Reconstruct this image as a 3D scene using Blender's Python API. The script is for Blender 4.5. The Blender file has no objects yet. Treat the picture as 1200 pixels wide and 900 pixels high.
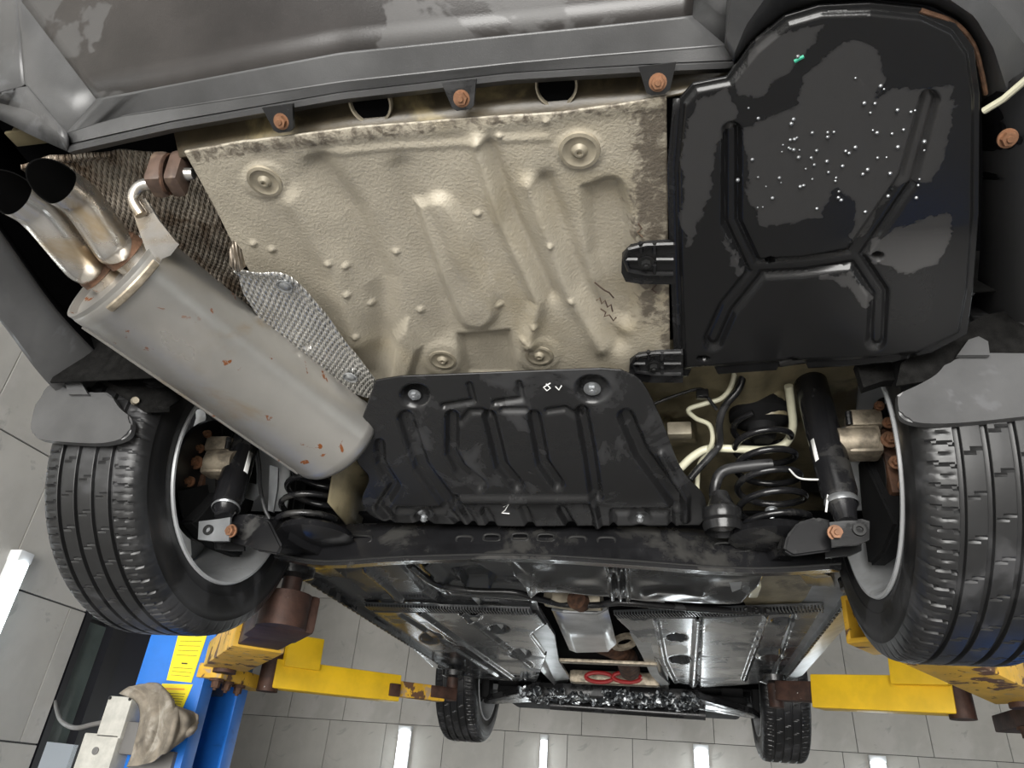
import bpy, bmesh, math, random
import numpy as np
from mathutils import Vector, Matrix
random.seed(4); rng = np.random.default_rng(4)
scene = bpy.context.scene
C = scene.collection
R = math.radians

# ------------------------------------------------------------------ camera, light, exposure
# world frame: X to the car's right, Y towards the car's nose, Z up; origin between the rear hubs
CAM = np.array([.2674, -1.3439, -.5782]); PITCH, YAW, ROLL, FPX = .5289, -.2360, .0824, 829.7
fw = np.array([math.sin(YAW)*math.cos(PITCH), math.cos(YAW)*math.cos(PITCH), math.sin(PITCH)])
rt = np.array([math.cos(YAW), -math.sin(YAW), 0]); up = np.cross(rt, fw)
rt2 = math.cos(ROLL)*rt + math.sin(ROLL)*up; up2 = -math.sin(ROLL)*rt + math.cos(ROLL)*up
SURVEY = np.array([rt2, -up2, fw])
cam = bpy.data.cameras.new('camera'); camo = bpy.data.objects.new('camera', cam); C.objects.link(camo)
cam.sensor_width = 36; cam.lens = FPX/1200*36; cam.clip_start = .02
m = Matrix.Identity(4)
for i in range(3):
    m[i][0] = rt2[i]; m[i][1] = up2[i]; m[i][2] = -fw[i]; m[i][3] = CAM[i]
camo.matrix_world = m
scene.camera = camo

world = bpy.data.worlds.new('daylight'); scene.world = world; world.use_nodes = True
wb = world.node_tree.nodes['Background']; wb.inputs[0].default_value = (1, .985, .955, 1); wb.inputs[1].default_value = .8
vs = scene.view_settings
vs.view_transform = 'Standard'; vs.look = 'None'; vs.gamma = 1; vs.use_curve_mapping = False
vs.exposure = 0.25
# daylight through the open bay door behind the car
dl = bpy.data.lights.new('bay_door_daylight', 'AREA'); dl.shape = 'RECTANGLE'; dl.size = 4.6; dl.size_y = 2.9; dl.energy = 560; dl.color = (1, .985, .95)
dlo = bpy.data.objects.new('bay_door_daylight', dl); C.objects.link(dlo); dlo.location = (.2, -5.9, -.55); dlo.rotation_euler = (R(90), 0, 0)
TUBE_POWER = 7

# ------------------------------------------------------------------ materials
MATS = {}
def mat(name, col, rough=.5, metal=0., var=0., vscale=8, bump=0., bscale=120, patch=None, spots=None, emit=None, coat=0, spec=None, wave=None, stain=None):
    m = bpy.data.materials.new(name); m.use_nodes = True
    nt = m.node_tree; N = nt.nodes; L = nt.links
    b = N['Principled BSDF']
    b.inputs['Base Color'].default_value = (*col, 1); b.inputs['Roughness'].default_value = rough; b.inputs['Metallic'].default_value = metal
    if coat: b.inputs['Coat Weight'].default_value = coat; b.inputs['Coat Roughness'].default_value = .08
    if spec is not None: b.inputs['Specular IOR Level'].default_value = spec
    if emit: b.inputs['Emission Color'].default_value = (*emit[0], 1); b.inputs['Emission Strength'].default_value = emit[1]
    tc = N.new('ShaderNodeTexCoord'); co = tc.outputs['Object']
    def noise(s, det=4, ro=.6, dist=0):
        n = N.new('ShaderNodeTexNoise'); n.inputs['Scale'].default_value = s; n.inputs['Detail'].default_value = det
        n.inputs['Roughness'].default_value = ro; n.inputs['Distortion'].default_value = dist; L.new(co, n.inputs['Vector']); return n.outputs['Fac']
    def ramp(f, a, c):
        r = N.new('ShaderNodeMapRange'); r.inputs['From Min'].default_value = a; r.inputs['From Max'].default_value = c; r.interpolation_type = 'SMOOTHSTEP'
        L.new(f, r.inputs['Value']); return r.outputs['Result']
    def mix(f, A, B):
        x = N.new('ShaderNodeMix'); x.data_type = 'RGBA'; L.new(f, x.inputs['Factor'])
        for v, k in ((A, 6), (B, 7)):
            if isinstance(v, tuple): x.inputs[k].default_value = (*v, 1)
            else: L.new(v, x.inputs[k])
        return x.outputs[2]
    def mixf(f, A, B):
        x = N.new('ShaderNodeMix'); L.new(f, x.inputs['Factor'])
        for v, k in ((A, 2), (B, 3)):
            if isinstance(v, (int, float)): x.inputs[k].default_value = v
            else: L.new(v, x.inputs[k])
        return x.outputs[0]
    cs = col; rs = rough
    if var:
        f = ramp(noise(vscale, 6), .3, .7)
        cs = mix(f, tuple(max(0, c*(1-var)) for c in col), tuple(min(1, c*(1+var)) for c in col))
    for pch in (patch or []):
        c2, r2, sc, th, soft = pch[:5]; dist = pch[5] if len(pch) > 5 else .4
        f = ramp(noise(sc, 5, .6, dist), th-soft, th+soft)
        cs = mix(f, cs, c2) if c2 else cs
        rs = mixf(f, rs, r2)
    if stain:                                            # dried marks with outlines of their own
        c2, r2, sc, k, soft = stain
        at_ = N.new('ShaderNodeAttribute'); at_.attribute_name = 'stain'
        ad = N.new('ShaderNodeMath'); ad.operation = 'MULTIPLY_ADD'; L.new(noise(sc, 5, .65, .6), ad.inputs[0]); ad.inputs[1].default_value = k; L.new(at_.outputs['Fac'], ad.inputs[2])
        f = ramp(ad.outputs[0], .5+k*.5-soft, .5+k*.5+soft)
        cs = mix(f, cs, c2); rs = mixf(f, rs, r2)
    if not isinstance(cs, tuple): L.new(cs, b.inputs['Base Color'])
    if not isinstance(rs, (int, float)): L.new(rs, b.inputs['Roughness'])
    hs = None
    if bump: hs = (noise(bscale, 3), bump)
    if wave:
        # a woven emboss: two crossed wave textures
        w = N.new('ShaderNodeTexWave'); w.inputs['Scale'].default_value = wave[0]; w.bands_direction = 'DIAGONAL'; L.new(co, w.inputs['Vector'])
        w2 = N.new('ShaderNodeTexWave'); w2.inputs['Scale'].default_value = wave[0]*.9; w2.bands_direction = 'X'; L.new(co, w2.inputs['Vector'])
        mu = N.new('ShaderNodeMath'); mu.operation = 'MULTIPLY'; L.new(w.outputs['Fac'], mu.inputs[0]); L.new(w2.outputs['Fac'], mu.inputs[1])
        hs = (mu.outputs[0], wave[1])
    if hs:
        bp = N.new('ShaderNodeBump'); bp.inputs['Strength'].default_value = hs[1]; bp.inputs['Distance'].default_value = .002 if not wave else .006
        L.new(hs[0], bp.inputs['Height']); L.new(bp.outputs[0], b.inputs['Normal'])
    MATS[name] = m
    return m
mat('bumper', (.066, .066, .067), .34, var=.25, vscale=5, bump=.12, bscale=500, patch=[((.10, .10, .104), .3, 5, .62, .02)])
mat('bumper_shaded', (.024, .0215, .0205), .3, var=.3, vscale=6, bump=.1, bscale=400, patch=[((.05, .048, .047), .5, 4, .57, .012)])  # bumper plastic again, darker: shade of the recess put into the colour
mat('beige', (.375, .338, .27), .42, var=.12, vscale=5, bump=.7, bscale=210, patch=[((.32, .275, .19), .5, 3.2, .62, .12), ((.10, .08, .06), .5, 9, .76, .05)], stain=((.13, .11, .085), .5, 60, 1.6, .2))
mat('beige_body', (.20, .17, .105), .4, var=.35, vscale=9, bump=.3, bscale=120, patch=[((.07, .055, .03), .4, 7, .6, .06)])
mat('underseal_brown', (.075, .06, .038), .35, var=.4, vscale=12, bump=.2, bscale=90, patch=[((.26, .21, .11), .4, 9, .56, .09)])
mat('wet_black', (.009, .009, .010), .18, spec=.4, patch=[((.034, .034, .035), .55, 3.6, .52, .008, .8), ((.06, .06, .06), .6, 12, .70, .02)], bump=.06, bscale=300)
mat('cover_plastic', (.011, .011, .0115), .2, spec=.4, bump=.08, bscale=300, stain=((.040, .039, .039), .55, 22, 1.3, .06))
mat('black_plastic', (.013, .013, .0135), .22, spec=.4, patch=[((.03, .03, .031), .45, 8, .55, .05)], bump=.1, bscale=260)
mat('black_paint', (.010, .010, .011), .2, spec=.45, var=.3, bump=.05, bscale=60, patch=[((.035, .034, .032), .5, 9, .60, .06)])
mat('black_matte', (.007, .007, .0075), .75, spec=.25, var=.3, bump=.2, bscale=300)
mat('shade_black', (.003, .003, .0033), .9, spec=.02)  # near-black colour standing in for shade inside cavities and holes
mat('felt', (.008, .0078, .0075), .95, spec=.1, var=.4, vscale=60, bump=.8, bscale=500)
mat('rubber', (.014, .014, .0145), .38, var=.3, vscale=7, bump=.06, bscale=90, patch=[((.04, .04, .042), .55, 6, .58, .05)])
mat('rim_silver', (.50, .51, .52), .38, .15, var=.15, vscale=7, patch=[((.38, .38, .38), .5, 9, .62, .08)])
mat('steel_muffler', (.42, .405, .38), .36, .72, var=.1, vscale=4, bump=.03, bscale=40,
    patch=[((.36, .29, .20), .45, 6, .68, .08), ((.24, .08, .02), .8, 26, .66, .02), ((.50, .48, .45), .25, 3, .58, .08)])
mat('steel_bright', (.62, .60, .57), .22, .9, var=.1, vscale=9, patch=[((.42, .33, .22), .35, 7, .55, .1)])
mat('steel_dark', (.03, .03, .03), .35, .5)
mat('soot', (.003, .003, .003), .9, spec=.03)
mat('rust_weld', (.13, .07, .042), .6, .35, var=.5, vscale=60, bump=.5, bscale=160)
mat('copper_bolt', (.22, .11, .06), .5, .4, var=.3, vscale=60)
mat('brown_rubber', (.075, .048, .036), .5, var=.35, vscale=30, patch=[((.17, .12, .08), .7, 22, .6, .1)])
mat('foil', (.78, .77, .74), .3, .82, var=.12, vscale=10, wave=(52, .7))
mat('foil_dirty', (.46, .40, .33), .4, .7, var=.4, vscale=14, wave=(58, .9), patch=[((.13, .09, .06), .6, 20, .54, .12)])
mat('washer', (.30, .265, .20), .5, .25, var=.25, vscale=30)
mat('cream_pipe', (.62, .60, .45), .35, var=.1)
mat('white', (.8, .8, .78), .5)
mat('floor_panel', (.035, .037, .039), .2, patch=[((.07, .072, .075), .4, 5, .56, .06), (None, .08, 4, .55, .04)], bump=.05, bscale=80)
mat('metal_grey', (.32, .33, .34), .3, .7, var=.25, vscale=12)
mat('alu_shield', (.62, .63, .64), .3, .85, var=.15, vscale=10, bump=.1, bscale=90)
mat('wet_glint_chunks', (.06, .065, .07), .12, .3, var=.8, vscale=40, patch=[((.55, .58, .6), .2, 40, .57, .03)])  # pale patches are wet glints put into the colour
mat('cast', (.34, .29, .22), .5, .5, var=.45, vscale=40, bump=.3, bscale=160)
mat('rusty', (.075, .036, .02), .7, .3, var=.6, vscale=45, bump=.4, bscale=150)
mat('red', (.30, .02, .02), .35)
mat('lift_blue', (.02, .17, .62), .32, var=.12, vscale=6, patch=[((.012, .09, .36), .45, 9, .66, .06)])
mat('lift_yellow', (.80, .50, .015), .42, var=.12, vscale=8, patch=[((.16, .075, .03), .7, 11, .73, .015)])
mat('lift_yellow_worn', (.66, .38, .03), .5, var=.2, vscale=9, patch=[((.12, .06, .03), .75, 13, .56, .02), ((.42, .3, .18), .6, 17, .62, .03)])
mat('lift_rust', (.055, .027, .019), .6, .3, var=.5, vscale=18, bump=.4, bscale=100, patch=[((.7, .7, .68), .5, 40, .72, .02)])
mat('sticker_yellow', (.85, .70, .02), .4)
mat('sticker_orange', (.75, .30, .03), .4)
mat('ink', (.02, .02, .02), .6)
mat('tile_grey', (.46, .445, .41), .32, var=.10, vscale=2.2, bump=.04, bscale=20, patch=[((.52, .50, .47), .3, 1.7, .62, .1, 1.5), ((.37, .36, .335), .4, 2.6, .66, .05, 3)])
mat('grout', (.10, .10, .10), .9)
mat('concrete', (.42, .41, .395), .18, var=.12, vscale=1.5)
mat('ceiling_paint', (.5, .5, .5), .8)
mat('lamp_body', (.75, .77, .78), .4)
mat('lamp_tube', (.9, .95, 1), .4, emit=((.90, .97, 1.0), TUBE_POWER))
mat('frame_black', (.008, .008, .011), .35)
mat('frame_navy', (.012, .013, .022), .3)
mat('glass', (.10, .125, .115), .08, 0, var=.2, vscale=3)
mat('alu', (.55, .58, .62), .3, .85)
mat('box_white', (.44, .43, .39), .45, var=.15, vscale=20, patch=[((.32, .2, .1), .6, 18, .72, .05)])
mat('cable_grey', (.13, .125, .12), .5)
mat('rag_cloth', (.22, .19, .15), .9, var=.35, vscale=14, bump=.4, bscale=300, patch=[((.40, .37, .32), .9, 12, .6, .1), ((.09, .075, .06), .9, 10, .6, .1)])
mat('body_paint', (.05, .05, .053), .3, coat=.4)

# ------------------------------------------------------------------ mesh helpers
def ray(px, py):
    d = np.stack([(np.asarray(px, float)-600)/FPX, (np.asarray(py, float)-450)/FPX, np.ones_like(np.asarray(px, float))], -1)
    return d @ SURVEY
def onY(px, py, Y):
    d = ray(px, py); return CAM + d*((Y-CAM[1])/d[..., 1])[..., None]
def onX(px, py, X):
    d = ray(px, py); return CAM + d*((X-CAM[0])/d[..., 0])[..., None]
def onS(px, py, S):
    """survey: where the line of sight of a surveyed point meets the sheet z = S(X, Y)"""
    d = ray(px, py); lo = np.full(d.shape[:-1], .25); hi = np.full(d.shape[:-1], 7.)
    def g(t):
        p = CAM + d*t[..., None]; return p[..., 2] - S(p[..., 0], p[..., 1])
    for _ in range(44):
        mid = (lo+hi)/2; neg = g(mid) < 0
        lo = np.where(neg, mid, lo); hi = np.where(neg, hi, mid)
    return CAM + d*((lo+hi)/2)[..., None]
def pl(z): return lambda X, Y: z + 0*X
def V(p): return Vector([float(a) for a in p])
def P(px, py, z): return V(onS(np.array(px), np.array(py), pl(z)))
def PY(px, py, y): return V(onY(np.array(px), np.array(py), y))
def PX(px, py, x): return V(onX(np.array(px), np.array(py), x))

def link(name, me, material, parent=None, smooth=35, kind=None):
    o = bpy.data.objects.new(name, me); C.objects.link(o)
    if material is not None and not me.materials: me.materials.append(MATS[material])
    if smooth is not None:
        me.polygons.foreach_set('use_smooth', [True]*len(me.polygons))
        me.set_sharp_from_angle(angle=R(smooth))
    if parent: o.parent = parent
    if kind: o['kind'] = kind
    return o
def obj(name, bm, material, parent=None, smooth=35, kind=None):
    me = bpy.data.meshes.new(name)
    bmesh.ops.recalc_face_normals(bm, faces=bm.faces)
    bm.to_mesh(me); bm.free()
    return link(name, me, material, parent, smooth, kind)
def empty(name, loc=(0, 0, 0)):
    o = bpy.data.objects.new(name, None); C.objects.link(o); o.location = loc; o.empty_display_size = .1; return o
def tag(o, label=None, cat=None, group=None, kind=None):
    if label: o['label'] = label
    if cat: o['category'] = cat
    if group: o['group'] = group
    if kind: o['kind'] = kind
    return o
def frame_from(z, hint=Vector((0, 0, 1))):
    z = z.normalized()
    if abs(z.dot(hint)) > .98: hint = Vector((1, 0, 0))
    x = hint.cross(z).normalized(); y = z.cross(x)
    return x, y, z
def add_box(bm, c, size, ax=None, bevel=0):
    """box about c; ax = (x, y, z) unit axes"""
    c = Vector(c); ax = ax or (Vector((1, 0, 0)), Vector((0, 1, 0)), Vector((0, 0, 1)))
    t = bmesh.new(); bmesh.ops.create_cube(t, size=1)
    for v in t.verts: v.co = Vector((v.co.x*size[0], v.co.y*size[1], v.co.z*size[2]))
    if bevel: bmesh.ops.bevel(t, geom=t.edges[:], offset=bevel, segments=2, affect='EDGES', profile=.6)
    for v in t.verts: v.co = c + ax[0]*v.co.x + ax[1]*v.co.y + ax[2]*v.co.z
    me = bpy.data.meshes.new('t'); t.to_mesh(me); t.free(); bm.from_mesh(me); bpy.data.meshes.remove(me)
def add_cyl(bm, a, b, r1, r2=None, seg=20, caps=True):
    a = Vector(a); b = Vector(b); r2 = r1 if r2 is None else r2
    x, y, z = frame_from(b-a)
    A = []; B = []
    for i in range(seg):
        t = 2*math.pi*i/seg; d = x*math.cos(t)+y*math.sin(t)
        A.append(bm.verts.new(a+d*r1)); B.append(bm.verts.new(b+d*r2))
    for i in range(seg):
        j = (i+1) % seg; bm.faces.new((A[i], A[j], B[j], B[i]))
    if caps: bm.faces.new(A[::-1]); bm.faces.new(B)
def smooth_path(pts, n=6):
    """Catmull-Rom through pts"""
    p = [Vector(a) for a in pts]; q = [p[0]*2-p[1]] + p + [p[-1]*2-p[-2]]; out = []
    for i in range(1, len(q)-2):
        for k in range(n):
            t = k/n; a, b, c, d = q[i-1], q[i], q[i+1], q[i+2]
            out.append(.5*((2*b)+(c-a)*t+(2*a-5*b+4*c-d)*t*t+(3*b-a-3*c+d)*t**3))
    out.append(p[-1]); return out
def add_tube(bm, pts, r, seg=10, closed=False, caps=True, oval=None, hint=Vector((0, 0, 1))):
    pts = [Vector(p) for p in pts]; n = len(pts); rings = []
    rr = r if isinstance(r, (list, tuple)) else [r]*n
    px = None
    for i, p in enumerate(pts):
        t = (pts[min(i+1, n-1)]-pts[max(i-1, 0)])
        if t.length < 1e-9: t = Vector((0, 0, 1))
        t.normalize()
        if px is None: x, y, _ = frame_from(t, hint)
        else:
            x = (px-t*px.dot(t)).normalized(); y = t.cross(x)
        px = x
        a, b = oval or (1, 1)
        rings.append([bm.verts.new(p+x*(math.cos(2*math.pi*k/seg)*rr[i]*a)+y*(math.sin(2*math.pi*k/seg)*rr[i]*b)) for k in range(seg)])
    for i in range(n-1):
        for k in range(seg):
            j = (k+1) % seg; bm.faces.new((rings[i][k], rings[i][j], rings[i+1][j], rings[i+1][k]))
    if caps: bm.faces.new(rings[0][::-1]); bm.faces.new(rings[-1])
    return rings
def add_lathe(bm, prof, o, axis, seg=48, caps=False):
    """prof: (distance along axis, radius)"""
    x, y, z = frame_from(Vector(axis)); o = Vector(o); rings = []
    for h, r in prof:
        rings.append([bm.verts.new(o+z*h+(x*math.cos(2*math.pi*k/seg)+y*math.sin(2*math.pi*k/seg))*max(r, 1e-5)) for k in range(seg)])
    for i in range(len(rings)-1):
        for k in range(seg):
            j = (k+1) % seg; bm.faces.new((rings[i][k], rings[i][j], rings[i+1][j], rings[i+1][k]))
    if caps: bm.faces.new(rings[0][::-1]); bm.faces.new(rings[-1])
def add_prism(bm, pts, vec):
    """polygon pts extruded by vec"""
    pts = [Vector(p) for p in pts]; vec = Vector(vec)
    A = [bm.verts.new(p) for p in pts]; B = [bm.verts.new(p+vec) for p in pts]; n = len(pts)
    bm.faces.new(A[::-1]); bm.faces.new(B)
    for i in range(n): bm.faces.new((A[i], A[(i+1) % n], B[(i+1) % n], B[i]))
def add_loft(bm, rows, closed=False):
    g = [[bm.verts.new(V(p)) for p in r] for r in rows]
    for i in range(len(g)-1):
        for k in range(len(g[i])-(0 if closed else 1)):
            j = (k+1) % len(g[i]); bm.faces.new((g[i][k], g[i][j], g[i+1][j], g[i+1][k]))
    return g
def hexbolt(bm, c, n, r, h, flange=1.5):
    c = Vector(c); n = Vector(n).normalized()
    if flange: add_cyl(bm, c, c+n*h*.3, r*flange, seg=18)
    add_cyl(bm, c, c+n*h, r, r*.92, seg=6)
    add_cyl(bm, c+n*h*.9, c+n*h*1.25, r*.5, r*.4, seg=10)
def solid(o, t, offset=1):
    s = o.modifiers.new('thickness', 'SOLIDIFY'); s.thickness = t; s.offset = offset; return o

def resample(poly, n):
    p = np.array(poly, float); d = np.r_[0, np.cumsum(np.hypot(*np.diff(p, axis=0).T))]
    t = np.linspace(0, d[-1], n); return np.stack([np.interp(t, d, p[:, 0]), np.interp(t, d, p[:, 1])], -1)
def curve2(poly, k=8):
    """rounded 2-D polyline"""
    q = smooth_path([(a, b, 0) for a, b in poly], k); return [(v.x, v.y) for v in q]
def coons(top, bottom, left, right, nu, nv):
    T, B = resample(top, nu), resample(bottom, nu); Lf, Rt = resample(left, nv), resample(right, nv)
    u = np.linspace(0, 1, nu)[None, :, None]; v = np.linspace(0, 1, nv)[:, None, None]
    return ((1-v)*T[None]+v*B[None]+(1-u)*Lf[:, None]+u*Rt[:, None]
            - ((1-u)*(1-v)*T[0]+u*(1-v)*T[-1]+(1-u)*v*B[0]+u*v*B[-1]))
def dline(x, y, pts):
    d = np.full(x.shape, 1e9)
    for (ax, ay), (bx, by) in zip(pts[:-1], pts[1:]):
        vx, vy = bx-ax, by-ay; l = vx*vx+vy*vy+1e-9
        t = np.clip(((x-ax)*vx+(y-ay)*vy)/l, 0, 1); d = np.minimum(d, np.hypot(x-ax-t*vx, y-ay-t*vy))
    return d
def dpoly(x, y, pts):
    d = dline(x, y, list(pts)+[pts[0]]); ins = np.zeros(x.shape, bool); n = len(pts)
    for i in range(n):
        (ax, ay), (bx, by) = pts[i], pts[(i+1) % n]
        if ay == by: continue
        c = ((ay > y) != (by > y)) & (x < (bx-ax)*(y-ay)/(by-ay)+ax); ins ^= c
    return np.where(ins, -d, d)
def sstep(t): t = np.clip(t, 0, 1); return t*t*(3-2*t)
def relief(x, y, feats):
    """height towards the viewer's side of the sheet, metres"""
    h = np.zeros(x.shape)
    for f in feats:
        k = f[0]
        if k == 'net':                                   # a branching channel: union of lines
            d = np.minimum.reduce([dline(x, y, l) for l in f[1]]) - f[2]; h += f[3]*(1-sstep((d+f[4])/(2*f[4])))
        elif k == 'line':
            d = dline(x, y, f[1]) - f[2]; h += f[3]*(1-sstep((d+f[4])/(2*f[4])))
        elif k == 'round':                               # soft round bead
            d = dline(x, y, f[1])/f[2]; h += f[3]*np.exp(-d*d)
        elif k == 'poly':
            d = dpoly(x, y, f[1]); h += f[2]*(1-sstep((d+f[3])/(2*f[3])))
        elif k == 'dot':
            d = np.hypot(x-f[1][0], (y-f[1][1])/(f[5] if len(f) > 5 else .8)) - f[2]; h += f[3]*(1-sstep((d+f[4])/(2*f[4])))
    return h
def grid_mesh(name, Pts):
    nv, nu = Pts.shape[:2]
    idx = np.arange(nv*nu).reshape(nv, nu)
    f = np.stack([idx[:-1, :-1], idx[1:, :-1], idx[1:, 1:], idx[:-1, 1:]], -1).reshape(-1, 4)
    me = bpy.data.meshes.new(name); me.from_pydata(Pts.reshape(-1, 3).tolist(), [], f.tolist()); me.update(); return me
def sheet(name, top, bottom, left, right, S, feats, material, parent, nu=160, nv=120, thick=.004, noise=None, smooth=40, stains=None):
    """pressed sheet: four edges, a base surface z = S(X, Y), relief pressed along its normal"""
    g = coons(top, bottom, left, right, nu, nv); x, y = g[..., 0], g[..., 1]
    Pt = onS(x, y, S); e = 1e-3
    nx = (S(Pt[..., 0]+e, Pt[..., 1])-S(Pt[..., 0]-e, Pt[..., 1]))/(2*e); ny = (S(Pt[..., 0], Pt[..., 1]+e)-S(Pt[..., 0], Pt[..., 1]-e))/(2*e)
    n = np.stack([nx, ny, -np.ones_like(nx)], -1); n /= np.linalg.norm(n, axis=-1, keepdims=True)
    h = relief(x, y, feats)
    if noise is not None: h = h + noise(Pt)
    o = link(name, grid_mesh(name, Pt+n*h[..., None]), material, parent, smooth)
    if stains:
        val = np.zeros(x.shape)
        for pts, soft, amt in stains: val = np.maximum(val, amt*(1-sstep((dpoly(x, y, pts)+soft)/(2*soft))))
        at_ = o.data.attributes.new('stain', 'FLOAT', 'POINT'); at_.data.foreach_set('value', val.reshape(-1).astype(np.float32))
    if thick: solid(o, thick, -1)
    return o
def rows_S(polys, n, S_list):
    return [onS(*resample(p, n).T, S) for p, S in zip(polys, S_list)]
def wob(amp, *fr):
    ph = rng.uniform(0, 6.3, (len(fr), 2))
    return lambda p: sum(amp/len(fr)*np.sin(p[..., 0]*f+ph[i, 0])*np.sin(p[..., 1]*f*.9+ph[i, 1]) for i, f in enumerate(fr))
def copy_tree(o, parent=None):
    c = o.copy(); C.objects.link(c); c.parent = parent
    for ch in o.children: copy_tree(ch, c)
    return c

# ================================================================== THE ROOM
FLOOR = -2.0; WL = -2.63; WF = 6.0; WR = 3.4; CEIL = 3.2
def slab(name, lo, hi, material, parent=None, kind='structure'):
    bm = bmesh.new(); add_box(bm, [(a+b)/2 for a, b in zip(lo, hi)], [b-a for a, b in zip(lo, hi)])
    o = obj(name, bm, material, parent, None)
    if kind and not parent: o['kind'] = kind
    return o
floor = tag(slab('floor', (-5.2, -7, FLOOR-.1), (WR+.2, WF+.2, FLOOR), 'concrete'), 'pale grey workshop floor under the lift')
ceil = slab('ceiling', (-5.2, -7, CEIL), (WR+.2, WF+.2, CEIL+.1), 'ceiling_paint')
wall_far = slab('wall_far', (-5.2, WF+.012, FLOOR), (WR+.2, WF+.2, CEIL), 'grout')
wall_left = slab('wall_left', (WL-.2, -7, FLOOR), (WL-.012, 1.86, CEIL), 'grout')
wall_right = slab('wall_right', (WR+.012, -7, FLOOR), (WR+.2, WF, CEIL), 'grout')
wall_rear = slab('wall_rear_left', (-3, -6.2, FLOOR), (-2.2, -6, CEIL), 'tile_grey'); slab('wall_rear_right', (2.6, -6.2, FLOOR), (WR+.2, -6, CEIL), 'tile_grey'); slab('wall_rear_top', (-2.2, -6.2, .95), (2.6, -6, CEIL), 'tile_grey')
wall_side = slab('wall_alcove', (-5.2, 1.9, FLOOR), (-5.0, WF, CEIL), 'tile_grey')
def tile_mesh(sx, sy, sz):
    bm = bmesh.new(); add_box(bm, (0, 0, 0), (sx, sy, sz), bevel=.0015)
    me = bpy.data.meshes.new('tile'); bm.to_mesh(me); bm.free(); me.materials.append(MATS['tile_grey']); return me
GAP = .005
tm = tile_mesh(.6-GAP, .012, 1.2-GAP); cut = {}
def place_tile(me, loc, parent):
    o = bpy.data.objects.new('tile', me); C.objects.link(o); o.location = loc; o.parent = parent; return o
for r_, z0 in enumerate((-1.22, -.02, 1.18, 2.38)):            # 600 x 1200 mm upright tiles on the far wall
    off = (0.13 if r_ % 2 else 0)
    x = -4.886+off
    while x < WR-.2:
        h = 1.2 if z0+1.2 <= CEIL else CEIL-z0
        if h < 1.19: me = cut.setdefault('t', tile_mesh(.6-GAP, .012, h-GAP))
        else: me = tm
        place_tile(me, (x+.3, WF+.006, z0+h/2), wall_far); x += .6
tm2 = tile_mesh(.012, 1.2-GAP, .6-GAP)
rows = [-.515+.603*k for k in range(-2, 6)]
for k, z0 in enumerate(rows):                                    # 1200 x 600 mm tiles laid flat on the left wall, a third offset
    y0 = {0: 1.75, 1: 1.33, 2: .91}[(k-2) % 3]
    y1 = 1.86; edge = y0
    seams = [y1] + [y0-1.2*j for j in range(0, 5)]
    for a, b in zip(seams[1:], seams[:-1]):
        w = b-a
        if z0+.6 > CEIL or w < .06: continue
        me = tm2 if abs(w-1.2) < .01 else cut.setdefault(round(w, 3), tile_mesh(.012, w-GAP, .6-GAP))
        place_tile(me, (WL-.006, (a+b)/2, z0+.3), wall_left)
# black framed glass partition that carries on from the left wall
win = slab('window_1', (WL-.14, 1.87, FLOOR), (WL-.06, 3.2, CEIL), 'frame_black')
tag(win, 'black framed glass partition beyond the tiled left wall')
for y0, y1, m_, dx in ((1.87, 1.91, 'frame_black', .03), (2.09, 2.2, 'frame_black', .03), (2.2, 2.45, 'frame_navy', .01), (2.45, 2.52, 'frame_black', .03), (2.78, 2.84, 'frame_navy', .02), (3.14, 3.2, 'frame_black', .03)):
    slab('mullion', (WL-.06, y0, FLOOR), (WL-.03+dx, y1, CEIL), m_, win)
for y0, y1 in ((1.91, 2.09), (2.52, 2.78), (2.84, 3.14)):
    for z0, z1 in ((-.6, .06), (.08, 1.2)):
        slab('pane', (WL-.07, y0, z0), (WL-.05, y1, z1), 'glass' if y0 < 2.2 else 'frame_navy', win)
slab('sill_channel', (WL-.05, 1.91, -.75), (WL, 2.12, -.5), 'alu', win)

# wall lamps: upright LED battens on the walls, below the height of the raised car
def wall_lamp(loc, axis, label, h=1.2, w=.11):
    root = empty('wall_light', loc); d = Vector(axis); s = Vector((0, 0, 1)); t = d.cross(s)
    bm = bmesh.new(); add_box(bm, d*.02, (w, h, .04), (t, s, d), .006); obj('housing', bm, 'lamp_body', root)
    for e in (-1, 1):
        bm = bmesh.new(); add_box(bm, d*.03+s*e*(h/2-.02), (w*1.04, .05, .064), (t, s, d), .006); obj('end_cap', bm, 'lamp_body', root)
    bm = bmesh.new(); add_tube(bm, [d*.045-s*(h/2-.05), d*.045+s*(h/2-.05)], w*.42, 16, oval=(1, 1)); obj('light_tube', bm, 'lamp_tube', root)
    tag(root, label, 'wall light', 'upright tube lights on the workshop walls'); return root
for x, lab, w in ((-2.27, 'white tube light on the far tiled wall under the tip of a yellow lift arm', .13), (-.90, 'slim glowing tube light on the far tiled wall between the front wheels', .07),
                  (.52, 'wide white tube light on the far tiled wall between the front wheels', .13), (1.98, 'white tube light on the far wall below the arm of the post with pictograms', .13)):
    wall_lamp((x, WF, -.64), (0, -1, 0), lab, w=w)
for y in (1.33, .05, -1.25, -2.55): wall_lamp((WL, y, -.37), (1, 0, 0), 'white tube light on the side wall next to the black glass partition' if y > 1 else 'unseen tube light added on the side wall near the car tail', w=.075)  # those near the tail are unseen, added for the light they give
for y in (4.2, 2.8, 1.33, .05, -1.25, -2.55): wall_lamp((WR, y, -.45), (-1, 0, 0), 'unseen tube light added on the wall behind the post with pictograms', w=.10)  # whole row out of view, added to light the underside

# ================================================================== THE CAR
car = empty('car', (0, 0, 0))
tag(car, 'dark grey car raised on the blue two-post lift, its wet underside showing', 'car')

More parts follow.
